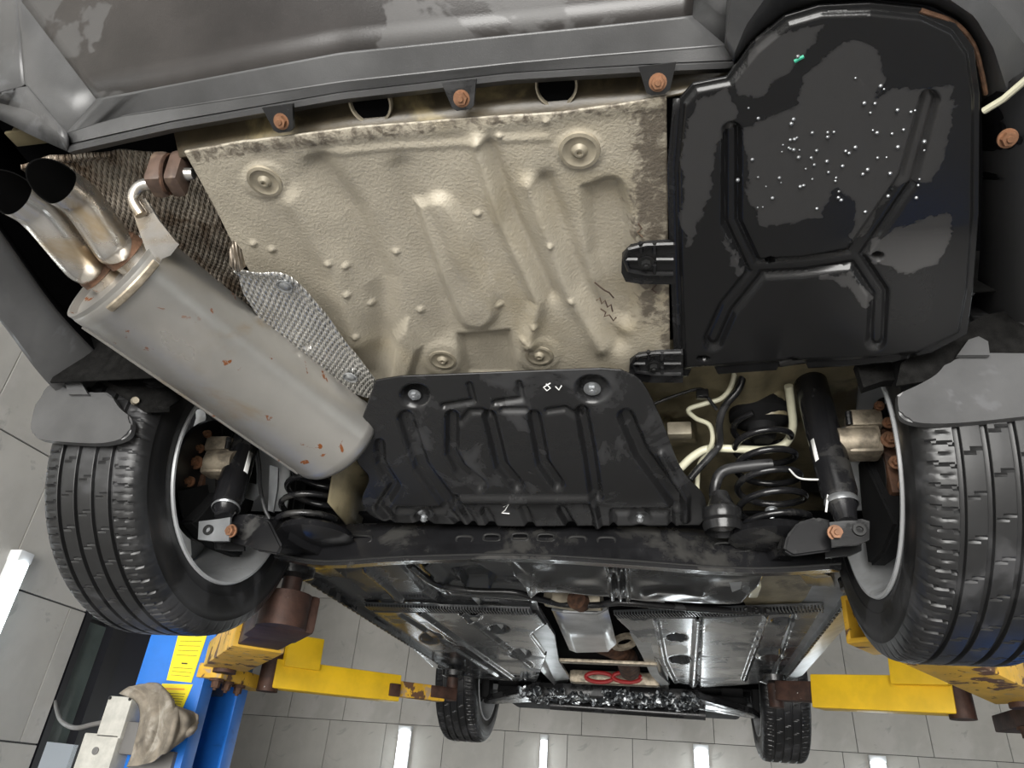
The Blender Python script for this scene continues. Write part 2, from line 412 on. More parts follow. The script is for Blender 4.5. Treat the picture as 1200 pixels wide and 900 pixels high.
# ---- body shell: closes the car above everything that shows
bm = bmesh.new()
add_box(bm, (0, 1.2, .85), (1.76, 4.0, .9), bevel=.06)
body = obj('body_shell', bm, 'body_paint', car)
def quad_sheet(name, corners, material, parent=car, t=.006):
    bm = bmesh.new(); vs_ = [bm.verts.new(Vector(c)) for c in corners]; bm.faces.new(vs_)
    o = obj(name, bm, material, parent); solid(o, t, 0); return o

# a bracket with an eye inside the bumper corner
bm = bmesh.new(); c = PY(28, 156, -.70); add_box(bm, c+Vector((.03, 0, -.012)), (.10, .03, .006), bevel=.002); add_tube(bm, [c+Vector((.014*math.cos(t), -.005, .012*math.sin(t)+.004)) for t in np.linspace(0, 6.3, 20)], .005, 8); obj('bumper_bracket', bm, 'beige_body', car)
# ---- boot floor: beige sealed sheet
Sb = lambda X, Y: .105 - .125*(Y+.25)
feats = [('round', [(375, 195), (412, 250), (447, 330), (450, 400), (438, 440)], 16, -.012),
         ('round', [(345, 235), (395, 320), (418, 400)], 14, .007),
         ('poly', curve2([(487, 238), (526, 232), (560, 300), (582, 352), (572, 378), (545, 380), (515, 320)]), .009, 7),
         ('round', [(500, 238), (535, 320), (555, 380)], 8, -.004),
         ('round', [(560, 165), (588, 255), (632, 350), (620, 398)], 9, .010), ('round', [(572, 170), (603, 255), (645, 345)], 9, -.008),
         ('round', [(620, 215), (664, 335), (705, 405)], 10, .008), ('round', [(640, 215), (684, 335), (725, 400)], 11, -.009),
         ('poly', curve2([(686, 222), (724, 216), (738, 275), (742, 372), (716, 372), (694, 300)]), -.013, 9),
         ('poly', [(538, 396), (596, 390), (604, 446), (545, 446)], -.012, 6),
         ('round', [(300, 168), (420, 158), (560, 146), (700, 128), (779, 118)], 10, .002),
         ('line', [(360, 182), (470, 172), (552, 168), (562, 164), (640, 161)], 4, .0014, 4),
         ('round', [(470, 200), (500, 300), (525, 385)], 15, -.006), ('poly', [(462, 395), (478, 375), (492, 405), (478, 446), (455, 446)], .008, 6)]
for c, rad in (((311, 211), 26), ((679, 175), 28), ((519, 420), 24), ((632, 415), 25)): feats.append(('dot', c, rad, .003, 5))
for c in ((297, 285), (319, 292), (386, 305), (406, 310), (408, 342), (435, 358), (418, 391), (464, 295), (493, 363), (586, 356), (645, 284), (669, 349), (613, 395), (627, 378), (560, 250), (640, 140), (585, 158)): feats.append(('dot', c, 3.5, .004, 2.5))
feats = [f if f[0] == 'dot' else (f[:3]+(f[3]*1.35,)+f[4:] if f[0] in ('round', 'line') else f[:2]+(f[2]*1.35,)+f[3:]) for f in feats]
sheet('boot_floor', [(216, 178), (300, 163), (420, 148), (560, 137), (660, 130), (720, 122), (781, 111)], [(425, 452), (600, 447), (786, 446)],
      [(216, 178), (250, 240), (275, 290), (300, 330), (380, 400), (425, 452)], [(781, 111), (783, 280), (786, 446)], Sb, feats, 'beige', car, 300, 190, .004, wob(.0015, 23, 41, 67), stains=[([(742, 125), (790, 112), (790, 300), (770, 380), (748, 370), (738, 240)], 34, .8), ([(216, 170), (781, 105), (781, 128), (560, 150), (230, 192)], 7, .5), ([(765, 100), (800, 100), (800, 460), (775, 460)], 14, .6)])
bf = bpy.data.objects['boot_floor']; bf['label'] = 'beige sealed boot floor sheet with pressed ribs'
for (x, y), r_ in (((311, 211), .026), ((679, 175), .028), ((519, 420), .026), ((632, 415), .026)):
    c = V(onS(np.array(x), np.array(y), Sb)); n = Vector((0, -.12, -1)).normalized()
    bm = bmesh.new(); add_lathe(bm, [(.001, r_), (.005, r_*.97), (.0058, r_*.8), (.0038, r_*.66), (.0038, r_*.4), (.007, r_*.3), (.009, r_*.22), (.009, r_*.12), (.006, r_*.1), (.006, 0)], c, n, 32)
    obj('press_washer', bm, 'washer', bf)
for pts in ([(697, 331), (703, 336), (708, 340), (714, 343), (719, 349)], [(699, 352), (703, 349), (705, 356), (709, 352), (712, 360), (716, 357), (718, 365)], [(704, 362), (710, 366), (708, 371), (714, 369), (719, 376), (722, 372)],
            [(748, 262), (752, 268), (747, 272), (753, 278)], [(762, 300), (768, 304), (763, 308)], [(764, 330), (769, 334), (764, 339), (769, 343)]):
    bm = bmesh.new(); add_tube(bm, [V(onS(np.array(a), np.array(b), lambda X, Y: Sb(X, Y)-.003)) for a, b in pts], .0013, 6); obj('pen_mark', bm, 'brown_rubber', bf)
# beige strip and crossmember behind the bumper lip
bm = bmesh.new()
top = [(205, 152), (300, 135), (400, 118), (600, 95), (760, 82), (900, 70)]; bot = [(212, 186), (300, 172), (420, 152), (600, 138), (720, 126), (800, 112)]
n_ = 40
add_loft(bm, [onS(*resample([(a, b-26) for a, b in top], n_).T, pl(.25)), onS(*resample(top, n_).T, pl(.235)), onS(*resample([(a*.5+c*.5, b*.5+d*.5) for (a, b), (c, d) in zip(top, bot)], n_).T, pl(.215)), onS(*resample(bot, n_).T, pl(.183))])
cm = solid(obj('rear_crossmember', bm, 'underseal_brown', car), .004)
for x, y, r_ in ((434, 120, .026), (652, 100, .024)):          # pale rims round near-black discs, hole shade put into the colour
    c = P(x, y, .206); bm = bmesh.new(); add_lathe(bm, [(-.012, r_*.9), (0, r_), (.004, r_*1.03), (.004, r_*1.12), (-.004, r_*1.15)], c, (0, -.35, -1), 28); obj('opening_rim', bm, 'washer', cm)
    bm = bmesh.new(); add_lathe(bm, [(-.001, r_*.98), (-.001, 0)], c, (0, -.35, -1), 24); obj('opening_shade', bm, 'shade_black', cm)
# near-black sheet: shade above muffler and wheels put into the colour
quad_sheet('cavity_shade', [(-.87, -.74, .36), (.87, -.74, .36), (.87, .75, .36), (-.87, .75, .36)], 'shade_black')

# ---- rear bumper
bm = bmesh.new(); N_ = 60
Ep = [(80, 177), (200, 150), (400, 115), (600, 92), (750, 83), (862, 78)]
def Yc(px, base, k=.035): return base + k*((np.asarray(px)-470)/470.)**2
def rowY(poly, n, base, k=.035):
    p = resample(poly, n); return onY(p[:, 0], p[:, 1], Yc(p[:, 0], base, k))
def y_(x, y, Y): return onY(np.array(x), np.array(y), Yc(x, Y))
def facet(*pts): bm.faces.new([bm.verts.new(V(p)) for p in pts])
Cb = [(114, 117), (400, 63), (600, 42), (700, 32), (811, 20)]; Db = [(79, 156), (140, 137), (400, 97), (600, 75), (700, 66), (851, 54)]
E0 = rowY(Ep, N_, -.80); D0 = rowY(Db, N_, -.814); C0 = rowY(Cb, N_, -.842)
E1 = E0 + np.array([0, .010, .006]); E2 = rowY([(a, b-4) for a, b in Ep], N_, -.804); E3 = rowY([(a, b-7) for a, b in Ep], N_, -.800); E4 = rowY([(a, b-9) for a, b in Ep], N_, -.804)
add_loft(bm, [E1, E0, E2, E3, E4, D0*.97+E4*.03, D0+np.array([0, -.001, 0]), D0*.95+C0*.05, D0*.04+C0*.96, C0+np.array([0, -.0012, .001])])
# the recessed face leans outwards as it rises
TAB = [(0, -.842), (30, -.853), (60, -.867), (114, -.895), (170, -.93), (240, -.97)]
face_rows = []
for dy, Yv in TAB:
    f = min(1, dy/114)
    face_rows.append(rowY([(114-87*f, 117-dy), (400-20*f, 63-dy), (600, 42-dy), (700, 32-dy), (811+8*f, 20-dy)], N_, Yv))
# end walls of the recess
ridge = [(79, 156, -.814), (30, 99, -.850), (26, 50, -.872), (22, 0, -.893), (16, -60, -.932), (14, -120, -.97)]
R0 = [y_(*p) for p in ridge]; L0 = [r[0] for r in face_rows]
add_loft(bm, [R0, [a*.06+b*.94 if i else b for i, (a, b) in enumerate(zip(L0, R0))], L0])
rr0 = [y_(*p) for p in ((851, 54, -.814), (854, 25, -.84), (856, 0, -.872), (858, -50, -.893), (860, -90, -.932), (862, -150, -.97))]
add_loft(bm, [[r[-1] for r in face_rows], rr0])
# outer skin left of the recess
add_loft(bm, [rowY([(80, 177), (40, 160), (0, 140), (-70, 110)], 14, -.80), rowY([(79, 164), (38, 130), (0, 120), (-80, 98)], 14, -.818), [y_(*p) for p in zip(*np.array([(x, y, v) for (x, y), v in zip(resample([(79, 156), (30, 99), (0, 109), (-80, 95)], 14), np.interp(np.arange(14), [0, 5, 13], [-.814, -.850, -.85]))]).T)]])
add_loft(bm, [[y_(*p) for p in ridge[1:]], [y_(x-5, y+(3 if i == 0 else 0), v) for i, (x, y, v) in enumerate(ridge[1:])], [y_(x, y, v) for x, y, v in ((-2, 109, -.85), (-3, 52, -.868), (-4, 0, -.885), (-8, -60, -.92), (-12, -120, -.95))], [y_(x, y, v) for x, y, v in ((-80, 95, -.84), (-90, 50, -.86), (-95, 0, -.87), (-100, -60, -.89), (-110, -120, -.92))]])
# outer skin right of the recess, sweeping round the underbody cover
Er = [(862, 78), (884, 48), (920, 16), (960, 2), (1030, -2), (1090, 4), (1128, 24), (1146, 62), (1153, 128)]
Dr = [(851, 54), (858, 0), (880, -60), (950, -80), (1040, -70), (1120, -30), (1165, 10), (1192, 45), (1225, 80)]
Fr = [(860, -120), (864, -140), (890, -170), (960, -180), (1060, -170), (1160, -120), (1215, -50), (1250, 0), (1290, 40)]
rr_ = lambda poly, n, S: onS(*resample(poly, n).T, S)
add_loft(bm, [rr_(Er, 40, pl(.175)), rr_([(a*.6+c*.4, b*.6+d*.4) for (a, b), (c, d) in zip(Er, Dr)], 40, pl(.158)), rr_(Dr, 40, pl(.168)), rr_([(a*.85+c*.15, b*.85+d*.15) for (a, b), (c, d) in zip(Dr, Fr)], 40, pl(.19)), rr_(Fr, 40, pl(.30))])
bump_o = obj('rear_bumper', bm, 'bumper', car, 13); solid(bump_o, .004, 0)
bump_o['label'] = 'dark grey plastic rear bumper'
bm = bmesh.new(); add_loft(bm, face_rows); solid(obj('recess_panel', bm, 'bumper_shaded', bump_o), .004, 0)
# screws that hold the lip, each in its tab
for x, y in ((328, 143), (540, 116), (771, 97), (1183, 163)):
    c = P(x, y, .168 if x < 1000 else .09); n = Vector((0, -.5, -.85)).normalized()
    if x < 1000:
        bm = bmesh.new(); a = (Vector((1, 0, 0)), Vector((0, .85, -.5)), n)
        tpts = [c-n*.004+a[0]*u+a[1]*v for u, v in ((-.022, -.02), (.022, -.02), (.014, .010), (.008, .014), (-.008, .014), (-.014, .010))]
        add_prism(bm, tpts, -n*.006); obj('screw_tab', bm, 'black_plastic', bump_o)
    bm = bmesh.new(); hexbolt(bm, c-n*.006, n, .0085, .008, 1.25); obj('screw', bm, 'copper_bolt', bump_o)

# bumper side running to the left wheel arch, with its tunnel side
inner = [PX(-60, 200, -.78), PX(0, 283, -.80), PX(60, 366, -.81), PX(115, 425, -.81), PX(148, 464, -.80)]
outer = [PX(-60, 300, -.88), PX(0, 374, -.88), PX(40, 428, -.875), PX(64, 455, -.87), PX(80, 466, -.87)]
bm = bmesh.new(); I_ = smooth_path(inner, 5); O_ = smooth_path(outer, 5)
add_loft(bm, [[p+Vector((.002, .002, .012)) for p in I_], [p+Vector((0, 0, .004)) for p in I_], [(p*.9+q*.1)-Vector((0, 0, .002)) for p, q in zip(I_, O_)], [(p*.1+q*.9)-Vector((0, 0, .004)) for p, q in zip(I_, O_)], O_, [q+Vector((-.012, 0, .06)) for q in O_], [q+Vector((-.015, 0, .3)) for q in O_]])
solid(obj('bumper_side', bm, 'bumper', car), .004, 0)
bm = bmesh.new(); add_loft(bm, [[p+Vector((.004, .004, .010)) for p in I_], [p+Vector((-.03, .0, .05)) for p in I_], [p+Vector((-.05, .0, .3)) for p in I_]]); solid(obj('side_shade', bm, 'shade_black', car), .003, 0)  # near-black sheet standing in for shade inside the bumper side
bm = bmesh.new(); I2 = [Vector((-p.x, p.y, p.z)) for p in I_]; O2 = [Vector((-p.x, p.y, p.z)) for p in O_]
add_loft(bm, [[p+Vector((-.01, .01, .12)) for p in I2], [p+Vector((0, 0, .004)) for p in I2], O2, [q+Vector((.012, 0, .06)) for q in O2], [q+Vector((.015, 0, .3)) for q in O2]])
solid(obj('bumper_side', bm, 'bumper', car), .004, 0)

# ---- mud flaps
def flap(pts, Y, t=.014):
    bm = bmesh.new(); q = [onY(np.array(a), np.array(b), Y) for a, b in curve2(pts+[pts[0]], 4)[:-1]]
    add_prism(bm, [V(p) for p in q], (0, t, 0))
    es = [e for e in bm.edges if abs((e.verts[0].co-e.verts[1].co).y) < 1e-5 and e.verts[0].co.y < Y+1e-4]
    bmesh.ops.bevel(bm, geom=es, offset=.004, segments=2, affect='EDGES')
    return obj('mud_flap', bm, 'bumper', car, 40)
flap([(60, 448), (100, 462), (124, 459), (140, 478), (152, 489), (153, 500), (146, 512), (120, 519), (80, 518), (46, 514), (37, 505), (37, 492), (44, 468)], -.36)
flap([(1052, 462), (1053, 478), (1060, 490), (1085, 496), (1130, 495), (1200, 488), (1270, 480), (1290, 440), (1280, 414), (1200, 414), (1150, 414), (1117, 419), (1098, 438), (1078, 450)], -.34)
bm = bmesh.new(); add_prism(bm, [PY(a, b, -.338) for a, b in ((1050, 452), (1056, 425), (1100, 400), (1150, 370), (1290, 340), (1290, 425), (1130, 440))], (0, .004, 0)); obj('flap_mount', bm, 'felt', car)
# tabs where the flaps are screwed on
for pts, Y in (([(74, 440), (92, 443), (103, 462), (80, 462)], -.368), ([(1122, 416), (1135, 398), (1147, 394), (1158, 400), (1160, 416)], -.35)):
    bm = bmesh.new(); add_prism(bm, [PY(a, b, Y) for a, b in pts], (0, .008, 0)); obj('flap_tab', bm, 'bumper', car)

# ---- wheel arch liners
for s in (-1, 1):
    bm = bmesh.new(); rows_ = []
    for x in (.60, .70, .86):
        rows_.append([(s*x, .385*math.cos(t), .02+.385*math.sin(t)) for t in np.linspace(.25, math.pi-(.05 if s < 0 else .32), 36)])
    add_loft(bm, rows_); solid(obj('wheel_arch_liner', bm, 'felt', car, 50), .004)
    bm = bmesh.new(); rows_ = []
    for x in (.58, .70, .87):
        rows_.append([(s*x, 2.64+.42*math.cos(t), .06+.42*math.sin(t)) for t in np.linspace(.1, math.pi-.1, 30)])
    add_loft(bm, rows_); solid(obj('wheel_arch_liner', bm, 'felt', car, 50), .004)
# felt edge of the left liner that hangs below the muffler
bm = bmesh.new()
q1 = [(88, 395), (115, 385), (150, 400), (185, 430), (215, 465)]; q2 = [(95, 425), (118, 445), (150, 466), (172, 481), (200, 481)]
add_loft(bm, [[PY(a, b-40, -.16) for a, b in q1], [PY(a, b, -.27) for a, b in q1], [PY((a+c)/2, (b+d)/2, -.32) for (a, b), (c, d) in zip(q1, q2)], [PY(c, d-4, -.34) for c, d in q2], [PY(c, d, -.335) for c, d in q2], [PY(c, d-3, -.30) for c, d in q2]])
lf = solid(obj('liner_edge', bm, 'felt', car), .005)
bm = bmesh.new(); add_cyl(bm, PY(159, 470, -.335), PY(159, 469, -.355), .009, .006, 12); obj('liner_clip', bm, 'washer', lf)
bm = bmesh.new(); add_prism(bm, [PY(a, b, -.29) for a, b in ((1003, 425), (1050, 422), (1052, 445), (1036, 446), (1012, 454))], (0, .02, .0)); obj('liner_edge', bm, 'felt', car)
# dark inner side panel and quarter on the right
bm = bmesh.new(); a_ = [(1150, 120), (1152, 200), (1148, 300), (1140, 400)]; b_ = [(1230, 60), (1240, 200), (1240, 300), (1235, 412)]
add_loft(bm, [rr_(a_, 20, pl(.17)), rr_([(c*.5+e*.5, d*.5+f*.5) for (c, d), (e, f) in zip(a_, b_)], 20, lambda X, Y: .16-.12*(Y+.8)), rr_(b_, 20, lambda X, Y: .12-.1*(Y+.8))])
qp = solid(obj('inner_side_panel', bm, 'wet_black', car), .004)
bm = bmesh.new(); add_tube(bm, [P(1153, 130, .15), P(1176, 116, .145), P(1204, 92, .14), P(1240, 60, .14)], .004, 8); obj('bumper_edge', bm, 'cream_pipe', bump_o)
bm = bmesh.new(); add_tube(bm, smooth_path([P(1078, 12, .163), P(1118, 27, .163), P(1140, 52, .163), P(1150, 85, .163), P(1155, 110, .163)], 5), .0028, 8); obj('sealant_bead', bm, 'rust_weld', bump_o)

# ---- right underbody cover
Sc = lambda X, Y: .128 - .10*(Y+.5) - .085*sstep((np.asarray(X)-.46)/.2)*sstep((np.asarray(Y)+.54)/.18)
net = [[(857, 152), (857, 258), (882, 312)], [(1088, 114), (1062, 208), (1002, 296)], [(882, 313), (940, 310), (1002, 300)], [(886, 318), (852, 360), (836, 396)], [(1002, 300), (1030, 342), (1027, 396)]]
edge_in = [(803, 120), (816, 104), (856, 96), (886, 58), (924, 26), (962, 15), (1020, 13), (1078, 19), (1114, 36), (1132, 62), (1139, 112), (1138, 250), (1131, 340), (1122, 388), (1075, 411), (1008, 418), (900, 422), (802, 430), (798, 300), (796, 200)]
feats = [('net', net, 10.5, -.009, 3.4), ('net', net, 5, .004, 3), ('poly', edge_in, .006, 3)]
for c, r_, e in (((903, 303), 6, .7), ((1028, 298), 6, .7), ((824, 417), 6, .4), ((1069, 418), 5, .4)): feats.append(('dot', c, r_, -.02, 2, e))
for c in ((824, 437), (928, 427)): feats.append(('poly', [(c[0]-16, c[1]+6), (c[0]-11, c[1]-6), (c[0], c[1]-9), (c[0]+11, c[1]-7), (c[0]+17, c[1]+5)], -.03, 2))
sheet('underbody_cover', [(797, 116), (812, 99), (852, 91), (880, 52), (920, 19), (960, 7), (1020, 4), (1080, 10), (1120, 28)],
      [(794, 442), (850, 438), (905, 434), (960, 431), (1010, 428), (1050, 424), (1090, 414), (1133, 392)],
      [(797, 116), (788, 140), (786, 200), (789, 300), (794, 442)], [(1120, 28), (1141, 56), (1148, 110), (1147, 250), (1140, 340), (1133, 392)], Sc, feats, 'cover_plastic', car, 260, 260, .005, stains=[([(700+a/2, b/2) for a, b in q], 20, 1) for q in (
          [(350, 300), (470, 235), (475, 170), (540, 120), (600, 85), (650, 110), (670, 180), (640, 240), (690, 200), (830, 200), (830, 290), (780, 420), (690, 440), (620, 560), (590, 580), (610, 470), (560, 440), (520, 500), (440, 520), (380, 520), (355, 450)],
          [(200, 330), (235, 230), (300, 200), (320, 260), (280, 330), (260, 480), (210, 570), (195, 480)], [(320, 190), (370, 90), (450, 70), (530, 50), (480, 110), (440, 170), (380, 220), (330, 210)],
          [(640, 560), (800, 490), (830, 500), (800, 620), (720, 640), (650, 610)], [(520, 640), (590, 640), (640, 700), (630, 720), (590, 670)], [(285, 560), (300, 545), (340, 630), (330, 640)])])
cov = bpy.data.objects['underbody_cover']; cov['label'] = 'black wet plastic underbody cover with a pressed X shape'
# left edge flange and two clips over the beige sheet
bm = bmesh.new(); fl = [(788, 116), (781, 200), (784, 300), (790, 442)]
add_loft(bm, [onS(*resample(fl, 24).T, lambda X, Y: Sc(X, Y)+.02), onS(*resample([(a+1, b) for a, b in fl], 24).T, lambda X, Y: Sc(X, Y)+.002), onS(*resample([(a+9, b) for a, b in fl], 24).T, lambda X, Y: Sc(X, Y)-.002)])
solid(obj('cover_flange', bm, 'black_plastic', cov), .003)
for (cx, cy), sy in (((757, 304), 1.), ((766, 426), .72)):
    def q(u, v, h): return V(onS(np.array(cx+u), np.array(cy+v*sy), lambda X, Y: Sb(X, Y)-h))
    bm = bmesh.new(); add_prism(bm, [q(u, v, .004) for u, v in ((34, -24), (2, -22), (-18, -18), (-28, -8), (-29, 8), (-24, 19), (-5, 22), (34, 22))], (0, 0, -.012)); clip = obj('clip_plate', bm, 'black_plastic', cov)
    bm = bmesh.new()
    for pth in ([(32, -18), (0, -17), (-20, -12), (-25, 0), (-20, 13), (0, 17), (32, 17)], [(-6, -20), (-6, -8)], [(10, -20), (10, -6)], [(-24, 0), (-10, 0)], [(12, 0), (32, 0)], [(10, 6), (10, 18)]):
        add_tube(bm, [q(u, v, .018) for u, v in pth], .0035, 6)
    obj('clip_rib', bm, 'black_plastic', clip)
    bm = bmesh.new(); hexbolt(bm, q(0, 2, .014), (0, -.1, -1), .0075, .011, 1.6); obj('clip_nut', bm, 'steel_dark', clip)
bm = bmesh.new(); add_tube(bm, [V(onS(np.array(a), np.array(b), lambda X, Y: Sc(X, Y)-.0062)) for a, b in ((931, 72), (936, 69), (942, 66))], .0022, 6); mat('green_mark', (.03, .35, .22), .5); obj('paint_mark', bm, 'green_mark', cov)
# water drops on the cover
bm = bmesh.new(); dn = []
pts_ = [(rng.normal(970, 55), rng.normal(180, 28)) for _ in range(46)] + [(rng.uniform(870, 1080), rng.uniform(90, 260)) for _ in range(24)]
for x, y in pts_ + [(1020, 132), (1052, 172), (1076, 217), (1043, 203), (935, 66)]:
    c = V(onS(np.array(x), np.array(y), lambda X, Y: Sc(X, Y)-.006)); bmesh.ops.create_uvsphere(bm, u_segments=8, v_segments=5, radius=rng.uniform(.0012, .0028), matrix=Matrix.Translation(c))
o = obj('water_drops', bm, 'metal_grey', cov, kind='stuff')

# ---- centre guard behind the axle
def Sg(X, Y):
    t = np.asarray(Y); a = .062 - .50*(t+.335); b = -.052 - .24*(t+.107); k = .02
    d = a-b; return np.where(True, (a+b)/2 + np.sqrt(d*d+k*k)/2 - .004, 0)     # smooth max: convex bend
z2 = lambda L: [(400+a/2.667, 420+b/2.667) for a, b in L]
G = [z2([(345, 185), (345, 300), (372, 350), (432, 398)]), z2([(462, 185), (500, 340), (548, 398)]), z2([(602, 185), (630, 330), (675, 395)]), z2([(752, 170), (776, 300), (795, 430)])]
feats = [('net', [z2([(375, 200), (400, 168), (440, 166), (462, 185)]), z2([(505, 162), (575, 162)]), z2([(645, 166), (700, 158), (742, 185)])], 3, -.004, 3)]
for g_ in G: feats.append(('line', g_, 6.5, -.009, 3.5))
feats += [('line', z2([(200, 190), (250, 340), (330, 450)]), 8, -.009, 3.5), ('line', z2([(890, 185), (940, 300), (1050, 455)]), 8, -.010, 3.5),
          ('line', z2([(118, 270), (122, 330), (165, 400), (120, 470), (150, 500)]), 5, -.008, 3), ('line', z2([(1000, 300), (1075, 430), (1075, 500)]), 4, .006, 3),
          ('line', z2([(370, 440), (785, 440), (802, 520)]), 3.5, .006, 2.5), ('line', z2([(362, 440), (412, 520)]), 3.5, -.007, 2.5),
          ('line', z2([(450, 480), (470, 525)]), 4.5, -.007, 2.5), ('line', z2([(570, 475), (592, 530)]), 4.5, -.007, 2.5), ('line', z2([(690, 478), (720, 528)]), 4.5, -.007, 2.5),
          ('line', z2([(178, 476), (330, 476), (372, 522)]), 3, -.006, 2.5), ('line', z2([(850, 525), (850, 482), (1030, 480), (1032, 520)]), 3, -.006, 2.5),
          ('line', z2([(400, 85), (412, 135), (320, 150)]), 3, -.005, 2.5), ('line', z2([(555, 80), (565, 128), (480, 140)]), 3, -.005, 2.5)]
for c, r_, d in (((486, 464), 14, -.022), ((694, 456), 17, -.024), ((497, 607), 10, -.014), ((750, 607), 10, -.014)): feats.append(('dot', c, r_, d, 6, .8))
feats = [f if f[0] == 'dot' else f[:3]+(f[3]*1.5,)+f[4:] for f in feats]
sheet('axle_guard', [(440, 446), (470, 441), (600, 436), (705, 432), (728, 434)], [(452, 612), (600, 617), (820, 616)],
      curve2([(440, 446), (428, 480), (417, 512), (418, 540), (432, 560), (424, 585), (432, 602), (452, 612)], 6), curve2([(728, 434), (752, 448), (775, 492), (798, 550), (825, 582), (826, 606), (820, 616)], 6), Sg, feats, 'black_plastic', car, 230, 130, .004)
gd = bpy.data.objects['axle_guard']; gd['label'] = 'black pressed plastic guard behind the axle beam'
for x, y, r_ in ((486, 462, .008), (694, 455, .010), (497, 606, .007), (750, 606, .007)):
    c = V(onS(np.array(x), np.array(y), lambda X, Y: Sg(X, Y)+.015)); bm = bmesh.new(); hexbolt(bm, c, (0, -.3, -1), r_, .009, 1.5); obj('guard_nut', bm, 'metal_grey', gd)
# paint-pen squiggles on the guard
for pts in ([(640, 450), (645, 455), (641, 458), (637, 454), (645, 449)], [(651, 453), (655, 457), (658, 452)], [(590, 594), (596, 591), (592, 598), (588, 601), (597, 602)]):
    bm = bmesh.new(); add_tube(bm, [V(onS(np.array(a), np.array(b), lambda X, Y: Sg(X, Y)-.0015)) for a, b in pts], .0011, 6); obj('paint_mark', bm, 'white', gd)

# ---- muffler
mr = Vector((-.556, -.622, .083)); mf = Vector((-.352, -.165, .004)); ax = (mf-mr).normalized()
xx = ax.cross(Vector((0, 0, 1))).normalized(); zz = xx.cross(ax)       # oval: wide across, flatter in height
def oval_ring(c, a, b, n=64): return [c+xx*(a*math.cos(2*math.pi*k/n))+zz*(b*math.sin(2*math.pi*k/n)) for k in range(n)]
L_ = (mf-mr).length; A_, B_ = .106, .088
bm = bmesh.new()
pr_ = [(0, .985), (.006, 1.0), (.02, 1.0), (.024, .985), (L_-.04, .985), (L_-.036, 1.0), (L_-.02, 1.0), (L_-.012, .96), (L_, .80), (L_+.008, .5), (L_+.01, .02)]
add_loft(bm, [oval_ring(mr+ax*h, A_*k, B_*k) for h, k in pr_], True)
muf = obj('muffler', bm, 'steel_muffler', car, 40); muf['label'] = 'oval steel rear muffler with rust spots'
bm = bmesh.new(); add_loft(bm, [oval_ring(mr+ax*h, A_*k, B_*k) for h, k in ((.003, .985), (-.006, .99), (-.006, .93), (.004, .90), (.006, .5), (.006, .01))], True); obj('end_cap', bm, 'steel_muffler', muf)
bm = bmesh.new(); add_tube(bm, [mr+ax*h+xx*(-A_*.62)+zz*(-B_*.79) for h in np.linspace(.02, L_-.03, 14)], .0028, 6); obj('weld_seam', bm, 'steel_muffler', muf)
# tailpipes: bent pipes with slash-cut tips
for (tx, ty, td), base_off in (((66, 215, 1.0), (.030, .022)), ((14, 228, 1.0), (-.040, .012))):
    tip = V(CAM+ray(tx, ty)*td); b0 = mr + xx*base_off[0] + zz*base_off[1]
    out = (Vector((-.10, -.86, -.10))).normalized(); ncut = ((V(CAM)-tip).normalized()*.85+out*.35).normalized()
    path = smooth_path([b0+ax*.02, b0-ax*.035, b0*.62+tip*.38+Vector((.004, .02, -.012)), tip-out*.045, tip], 8)
    path[-1] = tip
    bm = bmesh.new(); n = len(path); rad = [.029]*n
    rings = add_tube(bm, path, rad, 32, caps=False)
    for v in rings[-1]:
        v.co -= out*((v.co-tip).dot(ncut)/out.dot(ncut))          # slanted cut
    lin = [[v.co.copy() for v in rings[-1]], [tip+(v.co-tip)*.95 for v in rings[-1]]] + [[path[i]+(v.co-path[i])*.93 for v in rings[i]] for i in (-5, -8, -11)]
    tp = obj('tailpipe', bm, 'steel_bright', muf, 50)
    bm = bmesh.new(); g_ = add_loft(bm, lin, True); bm.faces.new(g_[-1]); obj('soot_lining', bm, 'soot', tp)
    bm = bmesh.new()
    for h, r_ in ((-.012, .0310), (-.019, .0302), (-.026, .0298)): bmesh.ops.create_cone
    add_lathe(bm, [(-.006, .0285), (-.008, .0335), (-.013, .0325), (-.016, .0335), (-.021, .032), (-.024, .0325), (-.029, .0295), (-.031, .0285)], b0, ax, 32); obj('weld_collar', bm, 'rust_weld', tp)
# hanger: plate welded on the shell, a bent rod and the rubber block
hang_end = V(CAM+ray(193, 207)*1.02)
hb = mr + xx*.072 + zz*(-.062)
h0 = V(CAM+ray(190, 292)*1.055); h1, h2, h3, h4 = [V(CAM+ray(a, b)*1.022) for a, b in ((166, 252), (156, 234), (163, 219), (180, 214))]
bm = bmesh.new(); add_tube(bm, smooth_path([h1, h2, h3, h4, hang_end], 6), .0085, 12)
hanger = obj('hanger_rod', bm, 'steel_bright', muf)
bm = bmesh.new(); nrm = V(-fw)
q_ = lambda x, y, d: V(CAM+ray(x, y)*d)
add_prism(bm, [q_(a, b, d) for a, b, d in ((152, 238, 1.03), (170, 232, 1.03), (186, 258, 1.035), (206, 283, 1.045), (196, 296, 1.05), (186, 300, 1.05), (180, 312, 1.055), (172, 296, 1.05), (160, 262, 1.04))], ax*.006); obj('hanger_plate', bm, 'steel_bright', muf)
bm = bmesh.new(); add_tube(bm, [mr+ax*.012+xx*(math.cos(t)*(A_+.004))+zz*(math.sin(t)*(B_+.004)) for t in np.linspace(-1.15, -.15, 22)], .004, 8, oval=(1.6, .8)); obj('shell_weld', bm, 'cast', muf)
bm = bmesh.new(); rb = V(CAM+ray(200, 204)*1.03); rx = Vector((1, .15, .1)).normalized()
X_, Y_, Z_ = rx, Vector((0, 0, 1)).cross(rx).normalized(), None; Z_ = X_.cross(Y_)
for d, w in ((-.014, .026), (.012, .022)): add_box(bm, rb+X_*d, (w, .040, .060), (X_, Y_, Z_), .009)
